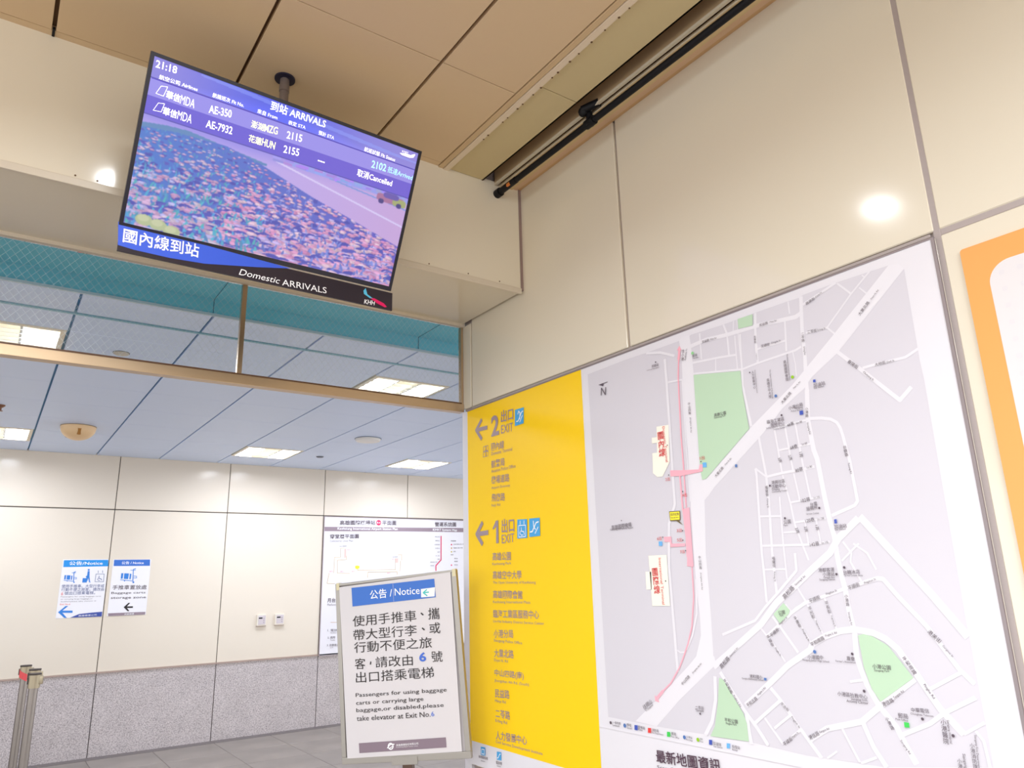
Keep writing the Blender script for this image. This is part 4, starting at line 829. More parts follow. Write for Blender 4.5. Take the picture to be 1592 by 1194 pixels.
def art(elems, parent, base=0.0, lay=.0004, single=(), up=0.0):
    groups = {}; order = []; cnt = 0; run = 0; last = None
    for e in elems:
        cnt += 1
        if e[1] != last: run += 1; last = e[1]
        own = e[1] in single or (e[0] == 'T' and e[1] not in SMALL)
        key = (e[1], e[2], e[3]) + ((cnt,) if own else () if e[1] in SMALL else ('run', run)) + (('text',) if e[0] == 'T' else ())
        if key not in groups: groups[key] = ([], []); order.append(key)
        V, Fc = groups[key]; n0 = len(V)
        z = base + e[3]*lay + (up if e[3] > 2 else 0) + len(Fc)*(3e-6 if e[0] != 'T' else 0)
        if e[0] == 'P':
            pts = [Vector((p[0], p[1], 0)) for p in e[4]]
            V += [(p.x, p.y, z) for p in pts]
            for t in tessellate_polygon([pts]): Fc.append(tuple(n0+i for i in t))
        elif e[0] == 'C':
            r = e[4]; cx, cy = e[5][0]; V += [(cx+r*math.cos(k*math.pi/8), cy+r*math.sin(k*math.pi/8), z) for k in range(16)]
            Fc.append(tuple(range(n0, n0+16)))
        elif e[0] == 'L':
            wd = e[4]/2; P = [Vector((p[0], p[1])) for p in e[5]]
            for a, b in zip(P, P[1:]):
                d = b-a
                if d.length < 1e-6: continue
                d.normalize(); n = Vector((-d.y, d.x))*wd; k = len(V)
                V += [(*(a+n), z), (*(a-n), z), (*(b-n), z), (*(b+n), z)]; Fc.append((k, k+1, k+2, k+3)); z += 3e-6
            for a in P[1:-1]:
                k = len(V); V += [(a.x+wd*math.cos(j*math.pi/6), a.y+wd*math.sin(j*math.pi/6), z) for j in range(12)]; Fc.append(tuple(range(k, k+12))); z += 3e-6
        else:
            _, _, _, _, s, ctr, ang, wd, hh, bold, vert, shear = e
            v, f = TEXT[(s, bold, vert, shear)]
            if not len(v): continue
            lo = v.min(0); hi = v.max(0); c = (lo+hi)/2; bw, bh = hi-lo
            stack = vert and ord(s[0]) > 255
            if stack: sy = wd/bh; sx = hh/bw if hh else sy; a = ang+math.pi/2
            else: sx = wd/bw; sy = hh/bh if hh else sx; a = ang
            q = (v-c)*[sx, sy]; ca, sa = math.cos(a), math.sin(a)
            V += [(ctr[0]+x*ca-y*sa, ctr[1]+x*sa+y*ca, z) for x, y in q]; Fc += [tuple(n0+i for i in t) for t in f]
    res = []
    for key in order:
        V, Fc = groups[key]
        me = bpy.data.meshes.new(key[0]); me.from_pydata(V, [], Fc)
        bm = bmesh.new(); bm.from_mesh(me)
        for fa in bm.faces:
            fa.normal_update()
            if fa.normal.z < 0: fa.normal_flip()
        bm.to_mesh(me); bm.free(); me.update()
        o = link(key[0], me, ink_mat(key[1]), parent); res.append(o)
        if key[0] in SMALL: o['kind'] = 'stuff'
    return res
ALL_ARTS = [ART_MAP, ART_PLAN, ART_POSTER_A, ART_POSTER_B, ART_TV, ART_BOARD, ART_STAND]
TEXT = collect_text()

# ================================================================== THE SETTING
XM = 1.926                      # plane of the right wall
# ---- floor
fl = struct(box('floor', -6, 8, -6, 9.2, -.08, -.004, mat('floor_grout', (120, 112, 110), .7)))
TILE = mat('grey_stone_tile', (136, 127, 119), .3, var=.16, scale=2.2)
for i in range(-14, 10):
    for j in range(-4, 14):
        x = 2.264+.6*i; y = 8.85-.6*j
        if y > 8.9 or x > 7.4 or x < -6: continue
        slab('floor_tile', x+.002, x+.598, y-.598, y-.002, -.02, 0, TILE, fl, .001)
box('floor_border', -6, 8, 8.855, 8.99, -.02, .001, mat('dark_stone_border', (112, 104, 102), .5), fl)
# ---- hall back wall: enamel panels over granite slabs
YB = 8.99
wb = struct(box('wall_back', -6, 8, YB+.012, YB+.2, 0, 3.2, SEALD))
k = -6
for k in range(-6, 6):
    x0 = 1.09+1.17*k; x1 = x0+1.17
    slab('granite_slab', x0+.004, x1-.004, YB, YB+.02, .0, .786, GRANITE, wb)
    slab('wall_panel', x0+.004, x1-.004, YB, YB+.02, .80, 2.438, HPANEL, wb, .003)
    slab('wall_panel', x0+.004, x1-.004, YB, YB+.02, 2.449, 3.06, HPANEL, wb, .003)
box('ledge_strip', -6, 8, YB-.012, YB+.01, .786, .80, mat('ledge_metal', (172, 150, 140), .5), wb)
# (left, right and rear ends left open so the white world adds fill light)
# ---- right wall (behind the area map)
wr = struct(box('wall_right', XM+.012, XM+.35, -6, 3.148, 0, 3.75, SEAL))
ys = [3.071, 1.931, .782, -.37, -1.52, -2.67, -3.82, -4.97]
g = .0065
for a, b in zip(ys, ys[1:]):
    slab('granite_slab', XM, XM+.02, b+g, a-g, 0, .785, GRANITE, wr)
    slab('wall_panel', XM, XM+.02, b+g, a-g, .80, 2.438, PANEL, wr, .003)
    slab('wall_panel', XM, XM+.02, b+g, a-g, 2.455, 3.452, PANEL, wr, .003)
slab('corner_panel', XM, XM+.02, 3.071+.004, 3.15, 2.455, 2.905, PANEL, wr, .003)
box('corner_trim', XM-.004, XM+.02, 3.096, 3.154, 0, 2.438, mat('pale_corner_trim', (226, 224, 230), .4), wr)
box('joint_cover', XM+.002, XM+.014, .782-.009, .782+.011, 0, 3.44, mat('grey_gasket', (174, 163, 160), .55), wr, .003)
box('joint_cover', XM+.002, XM+.014, .8, 3.075, 2.443, 2.453, MATS['grey_gasket'], wr, .003)
box('joint_cover', XM+.002, XM+.014, -5, .775, 2.438, 2.456, MATS['grey_gasket'], wr, .003)
# ---- bulkhead over the opening
YF = 2.60
wf = struct(box('wall_front', -6, XM+.01, YF+.02, 3.135, 2.93, 3.62, SEAL))
for k in range(-3, 2):
    x1 = XM-.012-3.2*(1-k); x0 = x1-3.19
    if x0 < -6: x0 = -6
    if x1 <= x0: continue
    slab('bulkhead_panel', x0, x1, YF, YF+.02, 2.925, 3.452, PANEL, wf, .003)
    slab('soffit_panel', x0, x1, YF+.012, 3.132, 2.912, 2.93, PANEL, wf, .003)
box('edge_moulding', -6, XM-.012, YF-.006, YF+.006, 2.900, 2.928, mat('cream_moulding', (214, 204, 186), .4), wf, .003)
box('soffit_lip', -6, XM, 3.128, 3.152, 2.898, 2.935, MATS['cream_moulding'], wf, .002)
box('corner_seal', XM-.014, XM, YF-.002, YF+.02, 2.92, 3.45, mat('mauve_sealant', (150, 128, 122), .7), wf)
bm = bmesh.new()
for x in (-.9, -.4, .085, .15, 1.42, 1.62, 1.79): addcyl(bm, (x, YF-.002, 2.938), (x, YF+.004, 2.938), .003, 8)
done('rivet', bm, GROOVE, wf)['kind'] = 'stuff'
# ---- glazed transom: wired glass between the soffit and the bronze rail
wn = struct(box('window_1', -6, XM-.002, 3.140, 3.185, 2.440, 2.482, BRASS, bev=.002))
box('window_pane', -6, XM-.012, 3.156, 3.162, 2.482, 2.90, GLASS, wn)
for k in range(6): box('mullion', .786-1.13*k, .806-1.13*k, 3.144, 3.17, 2.482, 2.90, BRASS, wn, .001)
box('mullion', XM-.016, XM-.002, 3.144, 3.17, 2.482, 2.90, BRASS, wn, .001)
box('glazing_bead', -6, XM-.014, 3.142, 3.156, 2.482, 2.489, mat('dark_bead', (96, 66, 44), .4), wn)
bm = bmesh.new(); zt, zb = 2.90, 2.484; H = zt-zb; sp = .030; slope = 1.25
for sgn in (1, -1):
    x = -2.2 - H
    while x < XM+H:
        xa, za, xb, zb_ = x, zb, x+sgn*H/slope, zt
        for lim in (-2.2, XM-.016):
            pass
        def clipx(xa, za, xb, zb2):
            pts = []
            lo, hi = -2.2, XM-.016
            dx = xb-xa
            t0, t1 = 0, 1
            for (p, q) in ((-dx, xa-lo), (dx, hi-xa)):
                if abs(p) < 1e-9: continue
                t = q/p
                if p < 0: t0 = max(t0, t)
                else: t1 = min(t1, t)
            return None if t0 >= t1 else (xa+dx*t0, za+(zb2-za)*t0, xa+dx*t1, za+(zb2-za)*t1)
        r_ = clipx(xa, za, xb, zb_)
        if r_:
            d = Vector((r_[2]-r_[0], 0, r_[3]-r_[1])); n = Vector((-d.z, 0, d.x)).normalized()*.0004
            a = Vector((r_[0], 3.155, r_[1])); b = Vector((r_[2], 3.155, r_[3]))
            bm.faces.new([bm.verts.new(a-n), bm.verts.new(b-n), bm.verts.new(b+n), bm.verts.new(a+n)])
        x += sp
wire = done('wire_mesh', bm, mat('glass_wire', (190, 205, 215), .4, .3), wn); wire['kind'] = 'stuff'

# ---- near ceiling: beige metal panels, grooves, mouldings, slot
ZC = 3.43
ce = struct(box('ceiling', -6, XM+.3, -6, 3.1, 3.62, 3.70, GROOVE))
box('ceiling_backing', -6, 1.705, -6, YF, 3.452, 3.47, GROOVE, ce)
xs = [-0.036+.5855*i for i in range(-10, 3)] + [1.463]
LX, LY = (-.036, .5495), (1.39, 1.975)      # cell of the near round lamp
for a, b in zip(xs, xs[1:]):
    yj = [2.566, 1.987] + [1.987-.6*i for i in range(1, 14)]
    for y1, y0 in zip(yj, yj[1:]):
        slab('ceiling_panel', a+.0065, b-(.0065 if b < 1.4 else .001), y0+.0015, y1-.0015, ZC, ZC+.02, CEILP, ce, .001)
box('perimeter_trim', -6, 1.463, 2.568, YF, ZC+.002, ZC+.02, CEILP, ce)
for a in xs[:-1]: box('groove_end', a-.004, a+.004, 2.56, YF-.001, ZC-.001, ZC+.01, BLACK, ce)
box('strip_moulding', 1.466, 1.489, -6, YF, ZC-.004, ZC+.02, mat('tan_moulding', (206, 180, 140), .5), ce, .001)
box('strip_moulding', 1.4915, 1.518, -6, YF, ZC-.008, ZC+.02, mat('pale_moulding', (226, 210, 184), .5), ce, .001)
box('strip_backing', 1.46, 1.53, -6, YF, ZC+.012, ZC+.03, GROOVE, ce)
bm = bmesh.new()
random.seed(4)
y = 2.3
while y > -1:
    addcyl(bm, (1.5175, y, ZC-.0095), (1.5175, y, ZC-.007), .0032+random.random()*.0016, 8); y -= random.choice((.035, .05, .07, .11))
done('perforation', bm, GROOVE, ce)['kind'] = 'stuff'
for y1, y0 in ((2.598, 1.905), (1.902, .70), (.697, -.5), (-.503, -1.7), (-1.703, -6)):
    slab('slot_panel', 1.52, 1.708, y0, y1, ZC+.004, ZC+.02, mat('olive_ceiling_panel', (206, 190, 146), .55), ce, .001)
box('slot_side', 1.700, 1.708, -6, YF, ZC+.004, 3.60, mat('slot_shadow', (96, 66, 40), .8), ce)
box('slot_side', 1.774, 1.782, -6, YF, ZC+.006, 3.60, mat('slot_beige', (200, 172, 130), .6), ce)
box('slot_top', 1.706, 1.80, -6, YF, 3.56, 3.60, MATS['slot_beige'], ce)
box('track_flange', 1.770, 1.783, -6, YF-.002, ZC-.002, ZC+.008, mat('pale_track', (222, 210, 184), .4), ce, .001)
box('track_channel', 1.783, 1.799, -6, YF, ZC+.02, ZC+.03, mat('track_dark', (88, 62, 44), .6), ce)
box('track_flange', 1.799, 1.806, -6, YF-.002, ZC-.001, ZC+.008, MATS['pale_track'], ce, .001)
box('closure_plate', 1.809, 1.875, -6, YF, ZC+.006, ZC+.02, mat('plate_beige', (214, 190, 140), .5), ce)
box('closure_gap', 1.79, 1.93, -6, YF, ZC+.024, ZC+.04, GROOVE, ce)
box('closure_plate', 1.876, 1.905, -6, YF, ZC+.012, ZC+.022, mat('plate_rose', (220, 186, 150), .5), ce)
box('wall_angle', 1.905, XM, -6, YF, ZC+.018, ZC+.028, mat('plate_tan', (212, 176, 128), .5), ce)

# ---- hall ceiling: pale blue panels, teal recess in front
ZH = 3.02
ch = struct(box('ceiling', -6, 8, 3.97, 9.2, ZH+.10, ZH+.14, BLUEG))
gx = [.228+.6222*i for i in range(-4, 12)]
gy = [3.97, 4.272]; gy2 = [4.300, 4.620, 5.25, 5.88, 6.508, 7.136, 7.765, 8.395, 8.99]
LAMPS = {(1, 1): -1, (4, 1): 1}
lampcells = {(i, j) for i in range(-4, 12) for j in (1, 6) if (i % 3 == 2 if j == 6 else i % 4 == 3)}
def cellx(i): return gx[i+4] if -4 <= i < 12 else None
# lamps: left edge x of the cell
lamp_x = {1: (-.394, 2.095, 4.583), 6: (-.394, 2.095, 3.961)}
lampset = set()
for j, L in lamp_x.items():
    for lx in L: lampset.add((round((lx-.228)/.6222), j))
for i in range(-4, 11):
    x0 = .228+.6222*i
    slab('ceiling_panel', x0+.007, x0+.6152, gy[0], gy[1], ZH, ZH+.02, BLUE, ch, .001)
    for j in range(len(gy2)-1):
        if (i, j) in lampset: continue
        slab('ceiling_panel', x0+.007, x0+.6152, gy2[j]+.0022, gy2[j+1]-.0022, ZH, ZH+.02, BLUE, ch, .001)
for i in range(-4, 12): box('joint_strip', .228+.6222*i-.0066, .228+.6222*i+.0066, 3.975, 8.99, ZH+.016, ZH+.022, mat('teal_joint_strip', (52, 132, 172), .6), ch)
box('cross_rail', -6, 8, 4.282, 4.299, ZH-.006, ZH+.02, mat('pale_blue_rail', (140, 190, 208), .4), ch)
box('recess_edge', -6, 8, 3.955, 3.97, ZH-.002, ZH+.012, mat('pale_edge', (190, 208, 222), .4), ch)
box('recess_face', -6, 8, 3.966, 3.98, ZH+.01, 3.13, TEAL, ch)
box('recess_top', -6, 8, 3.1, 3.98, 3.115, 3.15, TEAL, ch)
bm = bmesh.new()
for x in (-.40, .845, 2.092, 3.34): addbox(bm, x-.002, x+.002, 3.15, 3.967, 3.1135, 3.116); addbox(bm, x-.002, x+.002, 3.964, 3.967, ZH+.012, 3.115)
done('recess_joint', bm, BLUEG, ch)
struct(box('trim_1', -6, 8, 3.12, 3.14, 2.935, 3.2, MATS['cream_moulding']))

# ================================================================== THINGS
# ---- louvred ceiling lamps
EMT = mat('lamp_tube', (255, 250, 240), .5, emit=TROFFER_E)
EMD = mat('lamp_reflector', (236, 234, 228), .35, emit=.0)
LFR = mat('lamp_frame', (236, 224, 200), .4)
BLADE = mat('louvre_blade', (214, 214, 210), .3, .3)
def troffer(x0, y0, sx, sy, label):
    t = thing('ceiling_light', (x0+sx/2, y0+sy/2, ZH), label, 'ceiling light')
    X, Y = sx/2-.004, sy/2-.003
    bm = bmesh.new(); f = .028
    for (a, b, c, d) in ((-X, X, -Y, -Y+f), (-X, X, Y-f, Y), (-X, -X+f, -Y+f, Y-f), (X-f, X, -Y+f, Y-f)): addbox(bm, a, b, c, d, -.004, .09)
    done('frame', bm, LFR, t)
    rf = box('reflector', -X+f, X-f, -Y+f, Y-f, .078, .088, EMD, t)
    wI = X-f
    for sx_ in (-.62, 0, .62):
        if sx_ == 0: continue
        for dx in (-.07, .07):
            bm = bmesh.new(); addcyl(bm, (sx_*wI+dx, -Y+f+.01, .05), (sx_*wI+dx, Y-f-.01, .05), .014, 12)
            done('fluorescent_tube', bm, EMT, rf, True)
    for xx in (-wI/3, wI/3): box('louvre_spine', xx-.006, xx+.006, -Y+f, Y-f, .004, .034, BLADE, t)
    n = 7
    bm = bmesh.new()
    for k in range(1, n):
        yy = -Y+f+(2*(Y-f))*k/n; addbox(bm, -wI, wI, yy-.002, yy+.002, -.001, .03)
    done('louvre_blades', bm, BLADE, t)
    for sd in (-1, 1):
        a = area('lamp_light', (sd*wI*.66, 0, .008), wI*.56, (Y-f)*1.9, HALL_E/2, (.91, .985, 1.15)); a.parent = t
    return t
names = {(-.394, 1): 'square louvred ceiling light seen through the wired glass at far left', (2.095, 1): 'square louvred ceiling light glowing through the right end of the wired glass',
 (4.583, 1): 'square louvred ceiling light hidden beyond the map wall, nearest row', (-.394, 6): 'half-cut louvred ceiling light at the left edge beside the domed detector',
 (2.095, 6): 'louvred ceiling light above the light switches, beside the wall joint', (3.961, 6): 'louvred ceiling light above the station plan board, closest to the yellow sign'}
for j, L in lamp_x.items():
    for lx in L: troffer(lx+.007, gy2[j], .608, gy2[j+1]-gy2[j], names[(lx, j)])
# ---- round lamps of the near lobby (the nearest is mirrored in the wall panels)
def downlight(x, y, label, group=None):
    t = thing('downlight', (x, y, ZC), label, 'ceiling lamp', group)
    lathe('bezel', [(.068, -.001), (.08, -.004), (.086, -.001), (.086, .002), (.068, .002)], WHITE, t)
    a = area('lamp_light', (0, 0, -.006), .13, .13, DOWNLIGHT_W, (.97, 1, 1.05), disk=True, spread=2.6); a.parent = t
    return t
downlight(.27, 1.70, 'round ceiling lamp nearest the arrivals screen, mirrored in the wall panels')
DL = 'added fill lamps out of view'  # lamps added out of view to brighten the lobby
for x, y, wt, where in ((-2.4, .9, .9, 'nearest left of the arrivals screen'), (-2.4, -1.6, .9, 'second row, left'), (.3, -1.7, 1, 'straight behind the viewer'), (-.9, -.4, 1, 'just left of and behind the viewer'), (.3, -4.0, .8, 'rearmost, right'), (-2.4, -4.0, .8, 'rearmost, left'), (-4.6, .9, .7, 'farthest left of the arrivals screen')):
    t = thing('fill_light', (x, y, ZC), 'long flush fill lamp added out of view, '+where, 'ceiling lamp', DL)
    bm = bmesh.new()
    for a_, b_, c_, d_ in ((-.62, .62, -.17, -.15), (-.62, .62, .15, .17), (-.62, -.60, -.15, .15), (.60, .62, -.15, .15)): addbox(bm, a_, b_, c_, d_, -.004, 0)
    done('lamp_frame', bm, WHITE, t)
    a = area('lamp_light', (0, 0, -.003), 1.18, .29, FILL_W*wt, (.95, 1, 1.07), spread=2.9); a.parent = t

# ---- arrivals screen
M = frameM(*TV_FRAME[:3]); TW, TH = TV_FRAME[3:]
tv = thing('arrivals_display', None, 'black-framed flat screen showing flight arrivals over a flower field, hung from the ceiling', 'television', M=M)
BEZ = mat('screen_bezel', (18, 16, 34), .3)
bm = bmesh.new()
b0, b1, b2, b3 = .0115, TW-.0115, .0175, TH-.0115
for (a, b, c, d) in ((0, TW, 0, b2), (0, TW, b3, TH), (0, b0, b2, b3), (b1, TW, b2, b3)): addbox(bm, a, b, c, d, -.016, 0, )
done('bezel', bm, BEZ, tv)
box('back_housing', .004, TW-.004, .004, TH-.004, -.035, -.012, BLACK, tv, .004)
box('back_housing', .2, TW-.2, .08, TH-.12, -.065, -.034, BLACK, tv, .006)
# the picture on the panel: a grid with one colour per point
def picture(nx=480, ny=268):
    rng = np.random.default_rng(3)
    u, v = np.meshgrid(np.linspace(0, 1, nx), np.linspace(0, 1, ny))
    img = np.zeros((ny, nx, 3))
    def C(*c): return np.array(c)/255.
    # photograph of a flower bed beside a road
    img[:] = C(176, 160, 226)
    edge = np.interp(u, [0, .1, .27, .4, .61, .78, 1], [.415, .39, .375, .42, .53, .60, .70])
    top = (v < edge)
    s = np.clip((v-.335)/.08, 0, 1)
    sky = C(150, 140, 226)[None, None]*(1-s[..., None])+C(190, 170, 232)[None, None]*s[..., None]
    road = C(206, 170, 214)
    tt = np.clip((u-.35)*1.6, 0, 1)[..., None]
    base = sky*(1-tt)+road*tt
    img[top] = base[top]
    # pale lane edge, lilac streaks on the road
    lane = np.abs(v-(.36+.33*np.clip(u-.42, 0, 1))) < .006; img[lane & top & (u > .45)] = C(226, 214, 246)
    lane = np.abs(v-(.345+.16*np.clip(u-.5, 0, 1))) < .004; img[lane & top & (u > .5)] = C(110, 150, 214)
    strip = (v > .335) & (v < .36+.02*u) & (u > .5); img[strip] = C(150, 160, 232)
    for _ in range(60):
        x = rng.uniform(.45, 1); y = rng.uniform(.335, .37); w_ = rng.uniform(.004, .02)
        m = (np.abs(u-x) < w_) & (np.abs(v-y) < .008); img[m] = C(150, 148, 226)+rng.uniform(-.08, .12, 3)
    hedge = (v > .375-.03*np.clip(u*4, 0, 1)) & (v < .42) & (u < .42) & (np.abs(v-np.interp(u, [0, .12, .42], [.41, .375, .43])) < .022)
    # taxi on the road
    def blob(cx, cy, rx, ry, c, p=2.):
        m = (np.abs((u-cx)/rx)**p+np.abs((v-cy)/ry)**p) < 1; img[m] = c
    blob(.925, .385, .062, .030, C(172, 110, 140), 4); blob(.965, .392, .03, .026, C(166, 176, 90), 4); blob(.925, .36, .035, .022, C(96, 80, 160), 3)
    for cx in (.885, .965): blob(cx, .412, .012, .018, C(60, 50, 110))
    img[hedge] = C(84, 134, 176)
    # the bed: blue violet shade, teal leaves, salmon blossoms, larger towards the bottom
    bed = ~top
    shade = C(62, 116, 194)*(1-u[..., None])+C(96, 84, 186)*u[..., None]
    img[bed] = shade[bed]
    def stamp(cx, cy, rx, ry, c, ang=0):
        x0 = int((cx-rx*1.3)*nx); x1 = int((cx+rx*1.3)*nx)+2; y0 = int((cy-ry*1.6)*ny); y1 = int((cy+ry*1.6)*ny)+2
        x0, y0 = max(x0, 0), max(y0, 0); x1, y1 = min(x1, nx), min(y1, ny)
        if x0 >= x1 or y0 >= y1: return
        U_ = u[y0:y1, x0:x1]-cx; V_ = v[y0:y1, x0:x1]-cy
        ca, sa = math.cos(ang), math.sin(ang); a = (U_*ca+V_*sa)/rx; b = (-U_*sa+V_*ca)/ry
        m = (a*a+b*b < 1) & bed[y0:y1, x0:x1]; img[y0:y1, x0:x1][m] = c
    N = 3000
    ys_ = np.sort(rng.uniform(.37, 1.02, N)); xs_ = rng.uniform(0, 1, N)
    for x, y in zip(xs_, ys_):
        e = np.interp(x, [0, .1, .27, .4, .61, .78, 1], [.415, .39, .375, .42, .53, .60, .70])
        if y < e+.004: continue
        d = (y-.34)/.66; size = .0045+.008*d+.016*d*d
        r = rng.random()
        leafp = .46-.26*x
        if r < leafp:
            c = C(70, 150+rng.uniform(-30, 40), 186+rng.uniform(-20, 30)) if x < .45 else C(110, 130, 206)+rng.uniform(-.1, .08)
            stamp(x, y, size*.22, size*1.5, c, rng.uniform(-.5, .5))
        elif r < .84:
            pal = [C(214, 146, 176), C(222, 160, 190), C(206, 130, 170), C(226, 190, 196), C(190, 170, 214)]
            c = pal[rng.integers(5)]*(1-.12*rng.random()); 
            if x < .3: c = c*.82+C(120, 190, 200)*.18
            stamp(x, y+size*.5, size*.95, size*.6, C(70, 66, 160)); stamp(x, y, size, size*.72, c, rng.uniform(-.3, .3)); stamp(x-size*.2, y-size*.25, size*.6, size*.35, np.minimum(c*1.16, 1), .2)
        elif r < .88:
            stamp(x, y, size*.5, size*.4, C(196, 190, 240))
        else:
            stamp(x, y, size*1.1, size*.9, C(70, 74, 168)+rng.uniform(-.04, .04))
    for x, y in ((.06, .955), (.105, .965), (.15, .985)): stamp(x, y, .028, .034, C(186, 200, 130)); stamp(x-.004, y-.01, .018, .02, C(206, 214, 150))
    for _ in range(1): img = (img+np.roll(img, 1, 0)+np.roll(img, -1, 0)+np.roll(img, 1, 1)+np.roll(img, -1, 1))/5
    img = img*.82+np.array([150, 140, 226])/255*.18
    # information bands
    h = (v < .122); g_ = np.exp(-((u-.42)/.28)**2)[..., None]; wv = np.clip((v-.02-.10*np.abs(u-.45)*2)/.05, 0, 1)[..., None]
    hd = C(158, 148, 236)*(1-g_)+C(92, 104, 244)*g_; hd = hd*(.92+.08*wv); img[h] = hd[h]
    sw = h & (v < .075) & (v > .0) & (np.abs(v-(.005+.09*(u-.18))) < .012) & (u > .15); img[sw] = img[sw]*.6+C(150, 170, 255)*.4
    b1_ = (v >= .122) & (v < .228); img[b1_] = (C(150, 142, 232)*(1-.0)+0)*.86+img[b1_]*.14
    b2_ = (v >= .228) & (v < .335); img[b2_] = C(98, 84, 206)*.84+img[b2_]*.16
    for a_ in (.122, .335): m = np.abs(v-a_) < .0022; img[m] = C(92, 84, 178)
    return img
img = picture()
ny, nx = img.shape[:2]
gxx, gyy = np.meshgrid(np.linspace(b0, b1, nx), np.linspace(b3, b2, ny))
co = np.stack([gxx, gyy, np.full_like(gxx, -.004)], -1).reshape(-1, 3)
idx = np.arange(nx*ny).reshape(ny, nx)
quads = np.stack([idx[1:, :-1], idx[1:, 1:], idx[:-1, 1:], idx[:-1, :-1]], -1).reshape(-1, 4)
me = bpy.data.meshes.new('screen_panel'); me.vertices.add(len(co)); me.vertices.foreach_set('co', co.ravel())
me.loops.add(quads.size); me.loops.foreach_set('vertex_index', quads.ravel().astype(np.int32))
me.polygons.add(len(quads)); me.polygons.foreach_set('loop_start', np.arange(0, quads.size, 4, dtype=np.int32))
me.update(calc_edges=True)
ca_ = me.color_attributes.new('picture', 'FLOAT_COLOR', 'POINT')
li = np.where(img <= .04045, img/12.92, ((img+.055)/1.055)**2.4); li = np.concatenate([li, np.ones((ny, nx, 1))], -1)
ca_.data.foreach_set('color', li.reshape(-1).astype(np.float32))
m = bpy.data.materials.new('display_picture'); m.use_nodes = True; nt = m.node_tree; b = nt.nodes['Principled BSDF']
at = nt.nodes.new('ShaderNodeAttribute'); at.attribute_name = 'picture'
nt.links.new(at.outputs['Color'], b.inputs['Emission Color']); b.inputs['Emission Strength'].default_value = 1.0
b.inputs['Base Color'].default_value = (.01, .01, .02, 1); b.inputs['Roughness'].default_value = .35
spn = link('screen_panel', me, m, tv)
art(ART_TV, spn, base=-.0038, single=('airline_icon',))
# ceiling pole
pc = M.inverted() @ Vector((.69, 2.385, ZC))
pe = M.inverted() @ Vector((.69, 2.385, 3.0))
cyl('ceiling_pole', pe, pc, .0165, mat('pole_grey', (128, 116, 112), .4, .4), tv)
cyl('pole_collar', M.inverted() @ Vector((.69, 2.385, 3.372)), M.inverted() @ Vector((.69, 2.385, 3.40)), .0185, MATS['pole_grey'], tv)
cyl('ceiling_flange', M.inverted() @ Vector((.69, 2.385, ZC-.006)), M.inverted() @ Vector((.69, 2.385, ZC)), .037, mat('flange_dark', (26, 22, 52), .5), tv, 32)
# ---- the sign board under the screen
cy_, sy_ = math.cos(.038), math.sin(.038)
bd = thing('hanging_sign_board', None, 'narrow black and blue board lettered Domestic ARRIVALS under the screen', 'sign', M=frameM((.219, 2.44, 2.636), (cy_, sy_, 0), (0, 0, 1)))
bm = bmesh.new(); addbox(bm, 0, .971, 0, .0735, -.008, 0)
bb = done('board', bm, mat('board_black', (44, 38, 48), .25), bd)
art(ART_BOARD, bb, base=.0003)
# ---- black conduit along the slot
pp = thing('conduit_pipe', (1.786, 2.58, 3.385), 'black pipe running under the ceiling slot along the right wall', 'pipe')
cyl('pipe_run', (0, 0, 0), (0, -8.5, 0), .0135, BLACK, pp)
cyl('wall_socket', (0, .02, 0), (0, -.012, 0), .021, BLACK, pp)
cyl('coupling', (0, -.02, 0), (0, -.14, 0), .0155, BLACK, pp)
box('orange_sticker', -.0162, -.008, -.105, -.082, -.013, .0, mat('orange_sticker', (226, 132, 56), .5), pp)
bm = bmesh.new(); yy = -.66
addcyl(bm, (-.002, yy, -.014), (-.004, yy-.0, .058), .017, 16, .012); addcyl(bm, (-.03, yy+.01, .052), (.0, yy-.06, .058), .017, 16); addcyl(bm, (0, yy-.025, -.0), (0, yy+.025, 0), .019, 16)
bmesh.ops.create_uvsphere(bm, u_segments=14, v_segments=8, radius=.021, matrix=Matrix.Translation((-.024, yy+.012, .046)))
done('hanger_bracket', bm, BLACK, pp, True)

# ---- the big area map and directory board on the right wall
mp = thing('area_map_board', None, 'large wall board with grey street map and yellow exit directory', 'map', M=frameM((XM-.0045, 3.10, .80), (0, -1, 0), (0, 0, 1)))
PAPER = mat('map_paper', (228, 226, 232), .3, spec=.4)
board = box('board', 0, 2.308, .008, 1.632, 0, .005, PAPER, mp)
bm = bmesh.new()
for a, b, c, d in ((0, 2.308, 1.632, 1.636), (2.304, 2.312, .005, 1.636)): addbox(bm, a, b, c, d, 0, .007)
done('edge_profile', bm, mat('edge_profile', (150, 140, 142), .4, .4), mp)
# the map's artwork ends at the foot of the board
art(ART_MAP, board, base=.0052, single=('park', 'terminal_building'), up=.0016)
# ---- orange framed poster at the right
op = thing('framed_poster', None, 'white poster with broad orange rounded border at the right edge', 'poster', M=frameM((XM-.0045, .735, .82), (0, -1, 0), (0, 0, 1)))
def rrect(bm, x0, x1, y0, y1, r, z, n=10):
    pts = []
    for cx, cy2, a0 in ((x1-r, y1-r, 0), (x0+r, y1-r, 90), (x0+r, y0+r, 180), (x1-r, y0+r, 270)):
        for k in range(n+1):
            a = math.radians(a0+90*k/n); pts.append((cx+r*math.cos(a), cy2+r*math.sin(a), z))
    return bm.faces.new([bm.verts.new(p) for p in pts])
bm = bmesh.new(); f = rrect(bm, 0, 1.0, 0, 1.557, .008, 0)
r_ = bmesh.ops.extrude_face_region(bm, geom=[f]); bmesh.ops.translate(bm, verts=[v for v in r_['geom'] if isinstance(v, bmesh.types.BMVert)], vec=(0, 0, .003))
done('orange_border', bm, mat('orange_print', (240, 166, 90), .35), op)
